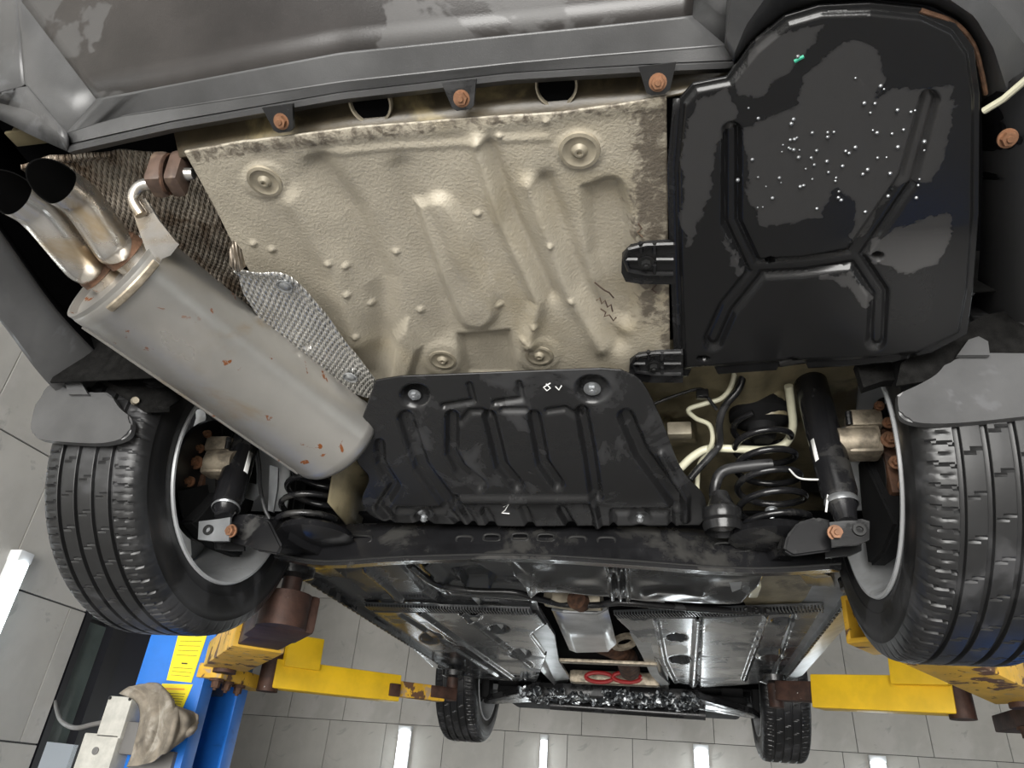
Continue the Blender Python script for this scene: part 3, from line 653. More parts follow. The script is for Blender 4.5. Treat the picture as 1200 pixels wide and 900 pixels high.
hr = obj('rubber_hanger', bm, 'brown_rubber', car)
bm = bmesh.new(); add_cyl(bm, rb+X_*.02-Z_*.002, rb+X_*.034-Z_*.002, .010, .008, 16); obj('hanger_pin', bm, 'steel_bright', hr)
bm = bmesh.new(); add_tube(bm, [rb-X_*.002+Y_*(.022*math.cos(t))+Z_*(.032*math.sin(t)) for t in np.linspace(0, 6.283, 28)], .003, 6); obj('hanger_band', bm, 'rusty', hr)

# ---- foil heat shields round the muffler
Sf = lambda X, Y: .24 - .16*(Y+.7)
sheet('foil_shield', [(25, 192), (60, 180), (130, 176), (215, 180)], [(100, 330), (200, 345), (300, 360)], [(25, 192), (40, 230), (100, 330)], [(215, 180), (245, 232), (275, 290), (300, 360)], Sf, [('round', [(28, 195), (60, 185), (130, 180)], 5, .008)], 'foil_dirty', car, 120, 90, .002, wob(.004, 60, 95, 31))
bpy.data.objects['foil_shield']['label'] = 'dirty embossed foil heat shield over the tailpipes'
Sfl = lambda X, Y: .085 - .10*(Y+.35)
sheet('foil_flap', curve2([(272, 312), (300, 318), (330, 318), (352, 332), (380, 364), (405, 398), (440, 442)], 5), curve2([(278, 318), (286, 345), (310, 380), (345, 415), (385, 445), (424, 464), (436, 466)], 5), [(272, 312), (278, 318)], [(440, 442), (436, 466)], Sfl,
      [('round', [(274, 314), (300, 320), (330, 320), (352, 334), (405, 400), (440, 444)], 4, .004), ('dot', (360, 406), 4, -.008, 2)], 'foil', car, 150, 60, .003, wob(.002, 70, 41))
ff = bpy.data.objects['foil_flap']; ff['label'] = 'bright embossed foil heat shield flap beside the muffler'
for x, y in ((334, 335), (411, 442)):
    c = V(onS(np.array(x), np.array(y), lambda X, Y: Sfl(X, Y)-.003)); bm = bmesh.new()
    add_lathe(bm, [(0, .014), (.002, .0145), (.003, .013), (.001, .010), (.003, .008), (.0045, .004), (.0045, 0)], c, (-.1, -.1, -1), 20); obj('speed_nut', bm, 'metal_grey', ff)
bm = bmesh.new(); add_loft(bm, [[P(274, 282, .12), P(283, 292, .12), P(288, 312, .11)], [P(270, 295, .10), P(277, 305, .10), P(282, 318, .09)], [P(270, 312, .088), P(275, 316, .088), P(279, 319, .086)]]); solid(obj('flap_fold', bm, 'foil_dirty', ff), .002)

# ---- body sheet above the right suspension, chassis leg
Su = lambda X, Y: .19 - .10*(Y+.1) - .0*X
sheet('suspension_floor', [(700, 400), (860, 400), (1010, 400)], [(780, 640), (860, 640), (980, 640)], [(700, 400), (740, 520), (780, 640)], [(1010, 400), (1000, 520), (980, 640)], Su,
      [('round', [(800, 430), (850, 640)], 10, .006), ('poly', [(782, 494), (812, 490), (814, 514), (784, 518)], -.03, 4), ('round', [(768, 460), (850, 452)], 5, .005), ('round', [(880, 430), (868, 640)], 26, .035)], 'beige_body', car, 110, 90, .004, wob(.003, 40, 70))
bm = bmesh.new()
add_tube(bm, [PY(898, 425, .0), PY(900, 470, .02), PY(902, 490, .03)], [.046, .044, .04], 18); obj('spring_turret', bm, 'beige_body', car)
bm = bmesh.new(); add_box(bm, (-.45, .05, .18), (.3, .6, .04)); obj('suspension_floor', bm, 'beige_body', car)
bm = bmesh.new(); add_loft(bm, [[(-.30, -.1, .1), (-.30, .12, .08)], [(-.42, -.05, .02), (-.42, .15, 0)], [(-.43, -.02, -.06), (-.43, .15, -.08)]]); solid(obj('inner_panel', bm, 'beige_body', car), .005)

# ---- axle beam
BY = .06
def beam_px(y0, y1, xs, Y): return [PY(x, y0 if np.isscalar(y0) else y0[i], Y) for i, x in enumerate(xs)]
bm = bmesh.new()
xs = [322, 380, 470, 600, 720, 830, 900, 985]
yT = [612, 616, 615, 618, 618, 622, 628, 628]; yM = [640, 642, 641, 640, 642, 650, 655, 652]; yB = [648, 657, 652, 649, 655, 663, 665, 660]
top_ = [PY(x, y, BY+.03) for x, y in zip(xs, yT)]; mid_ = [PY(x, y, BY) for x, y in zip(xs, yM)]; bot_ = [PY(x, y, BY-.012) for x, y in zip(xs, yB)]
sm = lambda L: smooth_path(L, 6)
T_, M_, Bt = sm(top_), sm(mid_), sm(bot_)
add_loft(bm, [[p+Vector((0, .09, -.02)) for p in T_], [p+Vector((0, .05, .012)) for p in T_], T_, [(a*.6+b*.4)+Vector((0, -.006, 0)) for a, b in zip(T_, M_)], [(a*.1+b*.9) for a, b in zip(T_, M_)], M_, Bt, [p+Vector((0, .004, -.006)) for p in Bt], [p+Vector((0, .03, -.004)) for p in Bt]])
beam = solid(obj('axle_beam', bm, 'black_paint', car, 45), .004); beam['label'] = 'black pressed steel rear axle beam with a row of slots'
for x, y, w, h in ((545, 633, 10, 4), (577, 631, 10, 4.5), (610, 630, 10, 4.5), (640, 631, 10, 4.5), (677, 634, 10, 4.5), (711, 635, 10, 4.5), (421, 633, 17, 5), (858, 642, 20, 5)):
    c = PY(x, y, BY+.008); bm = bmesh.new(); sc = 1/560.
    ring = [c+Vector((w*sc*math.copysign(abs(math.cos(t))**.6, math.cos(t)), -.004, h*sc*math.copysign(abs(math.sin(t))**.6, math.sin(t)))) for t in np.linspace(0, 2*math.pi, 24, endpoint=False)]
    add_prism(bm, ring, (0, .006, 0)); obj('slot_shade', bm, 'shade_black', beam)  # near-black plug paints the shade inside the hole
    bm = bmesh.new(); add_tube(bm, [p-Vector((0, .001, 0)) for p in ring]+[ring[0]], .0028, 6); obj('slot_rim', bm, 'steel_dark', beam)
# bright rolled lip under the beam
bm = bmesh.new(); add_tube(bm, [p+Vector((0, -.004, -.002)) for p in Bt], .0022, 6); obj('beam_lip', bm, 'steel_dark', beam)
# trailing arms with spring pans and shock brackets
for s in (-1, 1):
    bm = bmesh.new()
    add_lathe(bm, [(.0, .078), (-.012, .082), (-.02, .070), (-.028, .02), (-.028, 0)], (s*.47, .03, -.108), (0, 0, 1), 30); add_lathe(bm, [(.0, .078), (.004, .074), (-.014, .066), (-.02, 0)], (s*.47, .03, -.108), (0, 0, 1), 30); obj('spring_pan', bm, 'black_paint', beam)
    bm = bmesh.new()
    pts = [Vector((s*x, y, z)) for x, y, z in ((.50, -.03, -.150), (.50, .05, -.155), (.62, .30, -.11), (.70, .62, -.06), (.64, .62, -.06), (.55, .28, -.11), (.45, .08, -.155))]
    add_prism(bm, pts, (0, 0, .05)); obj('trailing_arm', bm, 'black_paint', beam)
    bm = bmesh.new()
    if s > 0: out_ = [(922, 628), (935, 612), (957, 606), (975, 610), (980, 640), (975, 646), (930, 652), (918, 645)]
    else: out_ = [(268, 604), (295, 602), (315, 610), (330, 640), (325, 650), (300, 646), (296, 640), (266, 636)]
    add_prism(bm, [PY(a, b, -.07) for a, b in out_], (0, .10, .03)); bmesh.ops.bevel(bm, geom=bm.edges[:], offset=.004, segments=2, affect='EDGES'); br = obj('arm_bracket', bm, 'black_paint', beam)
    bm = bmesh.new()
    if s > 0: o2 = [(972, 612), (1010, 608), (1019, 611), (1019, 632), (1006, 638), (975, 641)]
    else: o2 = [(233, 611), (258, 608), (270, 606), (268, 634), (250, 634), (232, 632)]
    add_prism(bm, [PY(a, b, -.10) for a, b in o2], (0, .006, .0)); obj('shock_bracket', bm, 'metal_grey' if s < 0 else 'black_plastic', beam)
    bm = bmesh.new(); add_prism(bm, [PY(a, b, -.10)+Vector((0, .06, 0)) for a, b in o2], (0, .006, .0)); obj('shock_bracket', bm, 'black_plastic', beam)
    c = PY(1007, 621, -.102) if s > 0 else PY(244, 621, -.102)
    bm = bmesh.new(); add_lathe(bm, [(0, .011), (.003, .0105), (.003, .006), (-.004, .0055)], c, (0, -1, 0), 20); obj('bush_eye', bm, 'steel_dark', beam)
    c = PY(979, 623, -.105) if s > 0 else PY(270, 621, -.105)
    bm = bmesh.new(); hexbolt(bm, c+Vector((0, .006, 0)), (s*.15, -1, -.25), .011, .010, 1.2); obj('shock_bolt', bm, 'copper_bolt', beam)

# ---- shock absorbers
def shock(a, b, sticker):
    a = Vector(a); b = Vector(b); d = (b-a).normalized(); L = (b-a).length
    bm = bmesh.new(); add_lathe(bm, [(0, .010), (.0, .036), (.12*L, .036), (.13*L, .034), (.135*L, .031), (.62*L, .031), (.90*L, .031), (.93*L, .026), (.95*L, .024), (.97*L, .020), (1.0*L, .018), (1.0*L, 0)], a, d, 32)
    o = obj('shock_absorber', bm, 'black_paint', car, 40)
    bm = bmesh.new(); add_lathe(bm, [(.925*L, .0275), (.935*L, .0292), (.945*L, .0275)], a, d, 28); obj('clamp_ring', bm, 'metal_grey', o)
    x, y, z = frame_from(d); s0, s1, ang, wd = sticker; rows_ = []
    for h in (s0*L, s1*L): rows_.append([a+d*h+(x*math.cos(t)+y*math.sin(t))*.0314 for t in np.linspace(ang-wd, ang+wd, 6)])
    bm = bmesh.new(); add_loft(bm, rows_); solid(obj('sticker', bm, 'white', o), .0005, 1)
    return o
def ang_of(d, tow):
    x, y, z = frame_from(Vector(d)); t = Vector(tow); return math.atan2(t.dot(y), t.dot(x))
sa, sb_ = PY(944, 425, -.03), PY(992, 612, -.095)
shock(sa-(sb_-sa)*.6, sb_, (.72, .80, ang_of(sb_-sa, (-.85, -.5, -.2)), .16))
sa, sb_ = PY(292, 500, -.02), PY(262, 605, -.095)
shock(sa-(sb_-sa)*.25, sb_, (.50, .68, ang_of(sb_-sa, (.95, -.35, -.1)), .2))

# ---- coil springs
def spring(base, top, r0, r1, turns):
    pts = []
    for t in np.linspace(0, 1, int(turns*26)):
        a = 2*math.pi*turns*t; r_ = r0+(r1-r0)*t; c = Vector(base).lerp(Vector(top), min(1, t*1.0))
        pts.append(c+Vector((r_*math.cos(a+.6), r_*math.sin(a+.6), 0)))
    bm = bmesh.new(); add_tube(bm, pts, .0068, 10); return obj('coil_spring', bm, 'black_paint', car, 60)
spring((.478, .03, -.118), (.472, .035, .13), .066, .054, 5.6)
spring((-.50, .03, -.118), (-.50, .035, .13), .066, .054, 5.6)
for s in (-1, 1):
    bm = bmesh.new(); add_lathe(bm, [(.19, .03), (.17, .062), (.145, .064), (.135, .05), (.125, .03), (.10, .026), (.09, .018), (.088, 0)], (s*.475-(.025 if s < 0 else 0), .035, 0), (0, 0, 1), 28); obj('spring_seat', bm, 'black_matte', car)
# bump stop / bush right of the guard, brake cables and pipes
bm = bmesh.new(); c = PY(846, 603, -.01); add_lathe(bm, [(-.035, .034), (-.02, .038), (-.012, .034), (-.004, .037), (.008, .036), (.016, .026), (.03, .020), (.045, .014), (.05, 0)], c, (0, 0, 1), 28); obj('rubber_bush', bm, 'black_plastic', car)
def pipe(name, pts, r, material, parent=car):
    bm = bmesh.new(); add_tube(bm, smooth_path(pts, 7), r, 10); return obj(name, bm, material, parent, 60)
py = PY
pipe('brake_pipe', [py(863, 426, -.11), py(857, 452, -.09), py(845, 467, -.07), py(826, 473, -.06), py(807, 480, -.05), py(815, 490, -.03), py(832, 499, -.01), py(834, 520, .02), py(820, 543, .07), py(817, 570, .07), py(818, 600, .07)], .0050, 'cream_pipe')
pipe('fuel_hose', [py(797, 549, .04), py(812, 535, .04), py(830, 526, .04), py(860, 526, .04), py(900, 527, .05), py(921, 519, .05), py(929, 500, .02), py(927, 475, -.02), py(924, 452, -.06)], .0085, 'cream_pipe')
pipe('brake_hose', [py(874, 426, -.11), py(866, 455, -.09), py(850, 475, -.07), py(843, 495, -.04), py(843, 520, .02), py(832, 535, .02), py(818, 550, .02), py(808, 562, .02)], .0075, 'black_plastic')
pipe('cable', [py(750, 480, -.06), py(790, 464, -.07), py(820, 456, -.08), py(828, 464, -.08), py(840, 480, -.06)], .0035, 'black_plastic')
bm = bmesh.new(); add_box(bm, py(823, 462, -.08), (.024, .016, .018), bevel=.003); obj('cable_clip', bm, 'black_plastic', car)
pipe('handbrake_cable', [py(838, 592, 0), py(838, 570, 0), py(848, 552, -.01), py(880, 546, -.02), py(905, 544, -.02)], .011, 'black_plastic')
pipe('sensor_lead', [py(925, 550, -.03), py(936, 560, -.06), py(955, 562, -.08), py(970, 561, -.1)], .0018, 'white')
pipe('sensor_lead', [py(969, 545, -.1), py(971, 570, -.1), py(968, 600, -.1)], .0018, 'white')
bm = bmesh.new(); add_box(bm, py(904, 602, .02), (.008, .008, .022), bevel=.002); hexbolt(bm, py(904, 598, .02), (0, -.4, -1), .008, .008); obj('pan_bolt', bm, 'metal_grey', car)
bm = bmesh.new(); add_box(bm, py(796, 505, .03), (.05, .03, .03), bevel=.004); obj('floor_socket', bm, 'washer', car)
# cables and brackets by the left spring
pipe('brake_hose', [py(300, 520, -.02), py(304, 545, -.04), py(305, 570, -.05), py(310, 595, -.05), py(316, 608, -.04)], .004, 'black_plastic')
bm = bmesh.new(); add_prism(bm, [py(a, b, .0) for a, b in ((286, 564), (302, 568), (304, 580), (296, 586), (282, 582))], (0, .004, 0)); add_prism(bm, [py(a, b, -.02) for a, b in ((316, 545), (326, 548), (325, 572), (320, 600), (314, 598))], (0, .006, 0)); obj('hose_bracket', bm, 'metal_grey', car)

# ---- wheels
HW = .1075
def tyre_mesh():
    prof = []
    def side(s): return [(s*.088, .216), (s*.094, .222), (s*.0985, .228), (s*.0990, .232), (s*.1040, .250), (s*.1062, .252), (s*.1075, .262), (s*.1085, .275), (s*.1078, .290), (s*.1060, .300), (s*.1064, .3015), (s*.1040, .309), (s*.1000, .318), (s*.0950, .3245), (s*.0880, .329), (s*.0820, .3312), (s*.0750, .3325), (s*.068, .3332), (s*.062, .3337)]
    prof += side(-1)
    for g in (-.055, -.019, .018, .054):
        w = .0048; prof += [(g-w-.0008, .334), (g-w, .3335), (g-w*.8, .3265), (g, .326), (g+w*.8, .3265), (g+w, .3335), (g+w+.0008, .334)]
        prof += [(g+.014, .3342), (g+.022, .3342)] if g < .05 else []
    prof += side(1)[::-1]
    NP = 66; sub = 10; n = NP*sub; V_ = []; F_ = []
    th = np.arange(n)*2*np.pi/n
    for x, r_ in prof:
        rr = np.full(n, r_); ph = (np.arange(n) % sub)
        if r_ > .3 and abs(x) > .060:                              # shoulder blocks
            k = (np.arange(n)+int(abs(x)*60)) % sub; dep = .0038*min(1, (r_-.30)/.02)
            rr = rr - np.where(k == 0, dep, np.where((k == 5) & (abs(x) > .066) & (abs(x) < .092), dep*.5, 0))
        elif r_ > .3340:                                           # slanted sipes on the ribs
            k = (np.arange(n)+int(round(x*260))) % (sub*2); rr = rr - np.where(k == 0, .0035, 0)
        V_.append(np.stack([np.full(n, x), rr*np.cos(th), rr*np.sin(th)], -1))
    Pt = np.stack(V_)                                              # (profile, around, 3)
    idx = np.arange(Pt.shape[0]*n).reshape(-1, n); nx_ = np.roll(idx, -1, 1)
    f = np.stack([idx[:-1], nx_[:-1], nx_[1:], idx[1:]], -1).reshape(-1, 4)
    me = bpy.data.meshes.new('tyre'); me.from_pydata(Pt.reshape(-1, 3).tolist(), [], f.tolist()); me.update()
    me.materials.append(MATS['rubber']); return me
TY = tyre_mesh()
def make_wheel():
    """outboard is +X"""
    bm = bmesh.new()
    add_lathe(bm, [(-.100, .228), (-.104, .226), (-.104, .221), (-.098, .217), (-.085, .2125), (-.075, .208), (-.05, .203), (.0, .200), (.04, .198), (.075, .206), (.09, .215), (.098, .222), (.100, .228)], (0, 0, 0), (1, 0, 0), 72)
    add_lathe(bm, [(.100, .228), (.098, .226), (.088, .219), (.03, .21), (-.05, .211), (-.09, .222), (-.100, .228)], (0, 0, 0), (1, 0, 0), 72)
    w = obj('wheel', bm, 'rim_silver', None, 40)
    for k in range(5):
        a = 2*math.pi*k/5-math.pi/2; bm = bmesh.new(); g = []
        for r_, hw, h0, h1 in ((.055, .52, .045, .075), (.10, .50, .050, .080), (.15, .46, .056, .084), (.185, .47, .060, .088), (.204, .53, .064, .090)):
            ts = np.linspace(a-hw, a+hw, 9)
            g.append([bm.verts.new((h0, r_*math.cos(t), r_*math.sin(t))) for t in ts]+[bm.verts.new((h1, r_*math.cos(t), r_*math.sin(t))) for t in ts[::-1]])
        for i in range(4):
            for j in range(18): bm.faces.new((g[i][j], g[i][(j+1) % 18], g[i+1][(j+1) % 18], g[i+1][j]))
        bm.faces.new(g[0][::-1]); bm.faces.new(g[-1]); obj('spoke', bm, 'rim_silver', w)
    bm = bmesh.new(); add_lathe(bm, [(.03, 0), (.03, .075), (.08, .07), (.085, 0)], (0, 0, 0), (1, 0, 0), 32); obj('hub', bm, 'rim_silver', w)
    link('tyre', TY, None, w, 28)
    return w
wheel = make_wheel(); wheel.parent = car
spots_ = [(-.775, 0, 0), (.742, 0, 0), (-.785, 2.64, -.004), (.785, 2.64, -.004)]
def brake(parent_loc, s, rear=True):
    x, y, z = parent_loc; xi = x-s*.035
    bm = bmesh.new(); add_lathe(bm, [(-.006, .05), (-.006, .14), (.006, .14), (.006, .05)], (xi, y, z), (1, 0, 0), 48); add_cyl(bm, (xi-s*.04, y, z), (xi+s*.06, y, z), .05, seg=28)
    d = obj('brake_disc', bm, 'steel_dark' if rear else 'metal_grey', car)
    bm = bmesh.new(); a0 = 0.6
    pts = [Vector((xi-s*.022, y+r_*math.cos(t), z+r_*math.sin(t))) for r_, tt in ((.145, np.linspace(-2.6, 2.0, 26)), (.05, np.linspace(2.0, -2.6, 26))) for t in tt]
    add_prism(bm, pts, (s*.004, 0, 0)); obj('backing_plate', bm, 'black_matte', d)
    return d
for i, (x, y, z) in enumerate(spots_):
    w = wheel if i == 0 else copy_tree(wheel, car)
    w.location = (x, y, z); w.rotation_euler = (.12*i, 0, 0 if x > 0 else math.pi)
    brake((x, y, z), 1 if x > 0 else -1, y < 1)
# rear calipers (cast bodies with rusty carriers) and rear knuckles
def caliper(c, s):
    c = Vector(c); bm = bmesh.new()
    add_box(bm, c, (.06, .05, .055), bevel=.008); add_cyl(bm, c+Vector((-s*.045, -.01, 0)), c+Vector((s*.02, -.01, 0)), .026, seg=22); add_box(bm, c+Vector((s*.01, 0, .045)), (.06, .045, .035), bevel=.008)
    o = obj('brake_caliper', bm, 'cast', car)
    bm = bmesh.new()
    for dx, dy, dz, r_ in ((.04, -.03, -.005, .010), (.045, -.028, .03, .007), (.042, -.03, -.05, .008), (.05, -.02, -.09, .007), (.035, -.03, .065, .006)): hexbolt(bm, c+Vector((s*dx, dy+.006, dz)), (0, -1, -.2), r_, .014)
    obj('carrier_bolt', bm, 'copper_bolt', o)
    bm = bmesh.new(); add_box(bm, c+Vector((s*.05, .02, -.03)), (.03, .03, .13), bevel=.006); obj('caliper_carrier', bm, 'rusty', o)
    bm = bmesh.new(); add_cyl(bm, c+Vector((-s*.02, -.02, .03)), c+Vector((-s*.02, -.025, .055)), .006, seg=10); obj('bleed_nipple', bm, 'black_plastic', o)
    return o
caliper(PY(1010, 520, -.06), 1)
caliper(PY(258, 545, -.06), -1)
for s in (-1, 1):
    bm = bmesh.new(); add_prism(bm, [Vector((.652 if s > 0 else -.69, y, z)) for y, z in ((-.09, -.13), (-.04, -.06), (.02, .05), (.06, .05), (.09, -.04), (.12, -.14), (.02, -.15))], (s*.035, 0, 0)); bmesh.ops.bevel(bm, geom=bm.edges[:], offset=.006, segments=2, affect='EDGES'); obj('stub_axle_carrier', bm, 'black_matte', car)

# ---- middle of the underbody
Sm = lambda X, Y: -.072 + 0*X
W_ = 'floor_panel'
# left rear floor panel, beside the tank
sheet('floor_panel', [(392, 664), (480, 660), (612, 650)], [(445, 713), (530, 714), (632, 716)], [(392, 664), (420, 690), (445, 713)], [(612, 650), (622, 680), (632, 716)], Sm,
      [('line', [(475, 660), (500, 690), (520, 703), (560, 706)], 4, -.012, 2), ('line', [(430, 668), (452, 686), (470, 704)], 3, .010, 2), ('round', [(500, 660), (530, 690), (620, 697)], 5, .015), ('poly', [(532, 668), (560, 664), (580, 676), (572, 688), (548, 688)], -.03, 3), ('dot', (505, 675), 9, .006, 3, .4), ('dot', (455, 702), 9, .006, 3, .5)], W_, car, 130, 50, .004)
# fuel tank lobes
St = lambda X, Y: -.105 + .02*np.cos((Y-.45)*5) + 0*X
tank = sheet('fuel_tank', curve2([(590, 640), (700, 642), (800, 648), (905, 655)], 4), curve2([(622, 700), (640, 693), (700, 698), (745, 703), (800, 707), (868, 706)], 5), [(590, 640), (602, 672), (622, 700)], [(905, 655), (890, 685), (868, 706)], lambda X, Y: -.115+.10*(Y-.45)**2+.02*np.abs(X)**2,
      [('line', [(712, 652), (718, 700)], 2.5, .012, 2), ('line', [(722, 652), (727, 700)], 2.5, .012, 2), ('line', [(733, 652), (736, 702)], 2.5, .012, 2), ('round', [(755, 695), (770, 691), (800, 690), (822, 696)], 3, .008), ('round', [(605, 655), (622, 672), (622, 690)], 4, .006)], 'black_paint', car, 150, 50, .006, wob(.006, 22, 37))
tank['label'] = 'glossy black plastic fuel tank'
pipe('fuel_line', [P(480, 662, -.09), P(510, 684, -.09), P(550, 692, -.09), P(600, 694, -.09), P(625, 700, -.095), P(660, 708, -.095), P(700, 709, -.095), P(730, 706, -.095), P(800, 712, -.095), P(865, 716, -.09), P(930, 716, -.085)], .009, 'black_plastic')
bm = bmesh.new(); add_tube(bm, [P(642, 698, -.075), P(670, 703, -.075), P(705, 703, -.075)], .03, 18); obj('exhaust_section', bm, 'washer', car)
bm = bmesh.new(); add_tube(bm, [P(675, 702, -.085), P(682, 706, -.085)], .028, 14); obj('exhaust_rust', bm, 'rusty', car)
# right rear: beige spring-hanger area and bits ahead of the axle
bm = bmesh.new()
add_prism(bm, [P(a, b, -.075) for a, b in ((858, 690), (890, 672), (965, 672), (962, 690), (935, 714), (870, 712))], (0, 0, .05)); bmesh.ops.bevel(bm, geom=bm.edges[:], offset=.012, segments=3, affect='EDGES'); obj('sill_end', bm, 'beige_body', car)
bm = bmesh.new(); add_box(bm, P(884, 690, -.095), (.022, .10, .02), bevel=.004); obj('clip_white', bm, 'cream_pipe', car)
for a, b in ((880, 712), (893, 713), (870, 690)):
    bm = bmesh.new(); hexbolt(bm, P(a, b, -.09), (0, 0, -1), .012, .014); obj('line_clip', bm, 'black_plastic', car)
bm = bmesh.new(); add_prism(bm, [P(a, b, -.11) for a, b in ((850, 668), (872, 668), (868, 690), (858, 694))], (0, 0, .01)); obj('tank_strap', bm, 'metal_grey', car)
# serrated edges of the floor covers
def serrated(a, b, n, w):
    bm = bmesh.new(); a = Vector(a); b = Vector(b)
    add_box(bm, (a+b)/2+Vector((0, 0, .006)), ((b-a).length, w, .006), frame_axes(b-a))
    for k in range(n): add_box(bm, a.lerp(b, (k+.5)/n), ((b-a).length/n*.45, w*1.1, .010), frame_axes(b-a))
    return obj('serrated_strip', bm, 'floor_panel', car, None)
def frame_axes(d):
    x = d.normalized(); y = Vector((0, 0, 1)).cross(x).normalized(); return (x, y, x.cross(y))
serrated(P(430, 711, -.088), P(622, 717, -.088), 58, .05); serrated(P(722, 721, -.088), P(965, 713, -.088), 66, .05)
# floor covers
z3 = lambda L: [(550+a/3, 640+b/3) for a, b in L]
lr = lambda pts, w=2, h=.009: ('line', pts, w, h, 1.5)
fl_ = sheet('floor_cover', [(436, 717), (530, 718), (628, 720)], [(508, 782), (560, 796), (628, 800)], [(436, 717), (470, 748), (508, 782)], [(628, 720), (645, 740), (640, 770), (628, 800)], lambda X, Y: -.082 + .008*(Y-1) + 0*X,
      [lr([(492, 718), (600, 795)]), lr([(540, 718), (622, 780)]), lr([(470, 720), (585, 792)], 2, -.008), ('dot', (585, 737), 11, -.02, 2, .4), ('dot', (609, 766), 12, -.02, 2, .4), ('dot', (506, 748), 12, -.015, 3, .5), ('dot', (555, 722), 9, .01, 2, .5), ('poly', [(625, 745), (640, 735), (650, 750), (640, 765)], -.03, 3)], W_, car, 150, 80, .004)
fr_ = sheet('floor_cover', [(722, 724), (840, 724), (962, 716)], [(792, 800), (820, 806), (908, 800)], [(722, 724), (755, 755), (775, 780), (792, 800)], [(962, 716), (935, 758), (908, 800)], lambda X, Y: -.082 + .008*(Y-1) + 0*X,
      [lr([(768, 722), (778, 775), (790, 800)], 2.5), lr([(818, 722), (812, 806)], 3), lr([(822, 722), (818, 806)], 1, -.01), lr([(898, 722), (872, 795)]), lr([(930, 722), (905, 795)], 2, -.01), ('dot', (793, 747), 11, -.02, 2, .35), ('dot', (797, 773), 12, -.02, 2, .35), ('dot', (748, 722), 12, -.015, 2, .35), ('dot', (903, 767), 16, .012, 4, .4), ('dot', (917, 728), 12, -.012, 3, .3)], W_, car, 160, 80, .004)
for o in (fl_, fr_): o['label'] = 'wet grey-black floor cover panel with oval holes'
# tunnel: aluminium shields, exhaust and front brace
bm = bmesh.new(); add_loft(bm, [[(x, y, z) for x, z in ((-.30, -.07), (-.24, -.02), (-.16, .05), (0, .08), (.12, .05), (.2, -.02), (.26, -.07))] for y in (.7, 1.4, 2.1, 2.6)]); solid(obj('tunnel_shield', bm, 'alu_shield', car), .004)
bm = bmesh.new(); g0 = [P(648, 714, -.075), P(660, 716, -.085), P(700, 718, -.085), P(712, 712, -.075)]; g1 = [P(668, 760, -.07), P(676, 763, -.08), P(712, 762, -.08), P(722, 752, -.07)]
add_loft(bm, [g0, [a.lerp(b, .5) for a, b in zip(g0, g1)], g1]); sh_ = solid(obj('heat_shield', bm, 'alu_shield', car), .006)
bm = bmesh.new(); add_tube(bm, [g0[1], g1[1], g1[2], g0[2]], .006, 8); add_tube(bm, [g0[0], g0[1], g0[2], g0[3]], .006, 8); obj('shield_bead', bm, 'metal_grey', sh_)
bm = bmesh.new(); add_tube(bm, smooth_path([P(700, 750, -.02), P(730, 765, -.04), P(738, 785, -.06)], 5), .045, 18); obj('exhaust_pipe', bm, 'rusty', car)
bm = bmesh.new(); add_lathe(bm, [(0, .05), (.015, .05), (.015, .03), (0, .03)], P(731, 750, -.05), (.3, -.3, -1), 20); obj('pipe_flange', bm, 'cast', car)
bm = bmesh.new(); add_box(bm, (P(657, 775, -.085)+P(770, 778, -.085))/2, ((P(657, 775, -.085)-P(770, 778, -.085)).length, .05, .012), bevel=.003); obj('tunnel_brace', bm, 'cast', car)
bm = bmesh.new(); add_prism(bm, [P(a, b, -.08) for a, b in ((738, 742), (760, 745), (772, 790), (785, 802), (775, 804), (762, 790), (752, 768))], (0, 0, .01)); obj('tunnel_rail', bm, 'metal_grey', car)
bm = bmesh.new(); add_prism(bm, [P(a, b, -.07) for a, b in ((622, 715), (632, 715), (650, 745), (655, 775), (668, 796), (650, 798), (640, 775), (625, 748))], (0, 0, .012)); obj('tunnel_rail', bm, 'metal_grey', car)
bm = bmesh.new(); add_box(bm, P(720, 795, -.06), (.42, .06, .06), bevel=.02); gb = obj('gearbox_mount', bm, 'cast', car)
bm = bmesh.new()
for x in (703, 735): add_tube(bm, [P(x, 795, -.08)+Vector((.06*math.cos(t), -.03, .02*math.sin(t))) for t in np.linspace(0, 6.283, 24)], .009, 8)
obj('red_gasket', bm, 'red', gb)
# sills with pinch weld flanges
for s, pa in ((-1, [(362, 664), (400, 697), (440, 728), (515, 790)]), (1, [(992, 674), (960, 725), (935, 762), (908, 800)])):
    a = P(*pa[0], -.10); b = P(*pa[-1], -.10); a.x = s*.70 if s < 0 else a.x; b.x = s*.72 if s < 0 else b.x
    a = Vector((s*.70, .30, -.095)); b = Vector((s*.72, 2.05, -.085))
    bm = bmesh.new(); rows_ = []
    for k in range(24):
        p = a.lerp(b, k/23); rows_.append([p+Vector((s*dx, 0, dz)) for dx, dz in ((-.12, .05), (-.08, .02), (-.025, .018), (-.004, .012), (-.003, -.004), (.003, -.004), (.004, .012), (.03, .02), (.10, .05), (.14, .12), (.16, .5))])
    add_loft(bm, rows_); sill = solid(obj('sill', bm, 'metal_grey' if s > 0 else 'black_paint', car), .003)
    bm = bmesh.new()
    for k in range(46): add_box(bm, a.lerp(b, (k+.5)/46)+Vector((0, 0, -.004)), (.007, .02, .010))
    obj('pinch_weld', bm, 'steel_dark', sill, None)
quad_sheet('floor_backing', [(-.72, .12, -.03), (.72, .12, -.03), (.72, 3.2, -.02), (-.72, 3.2, -.02)], 'shade_black')

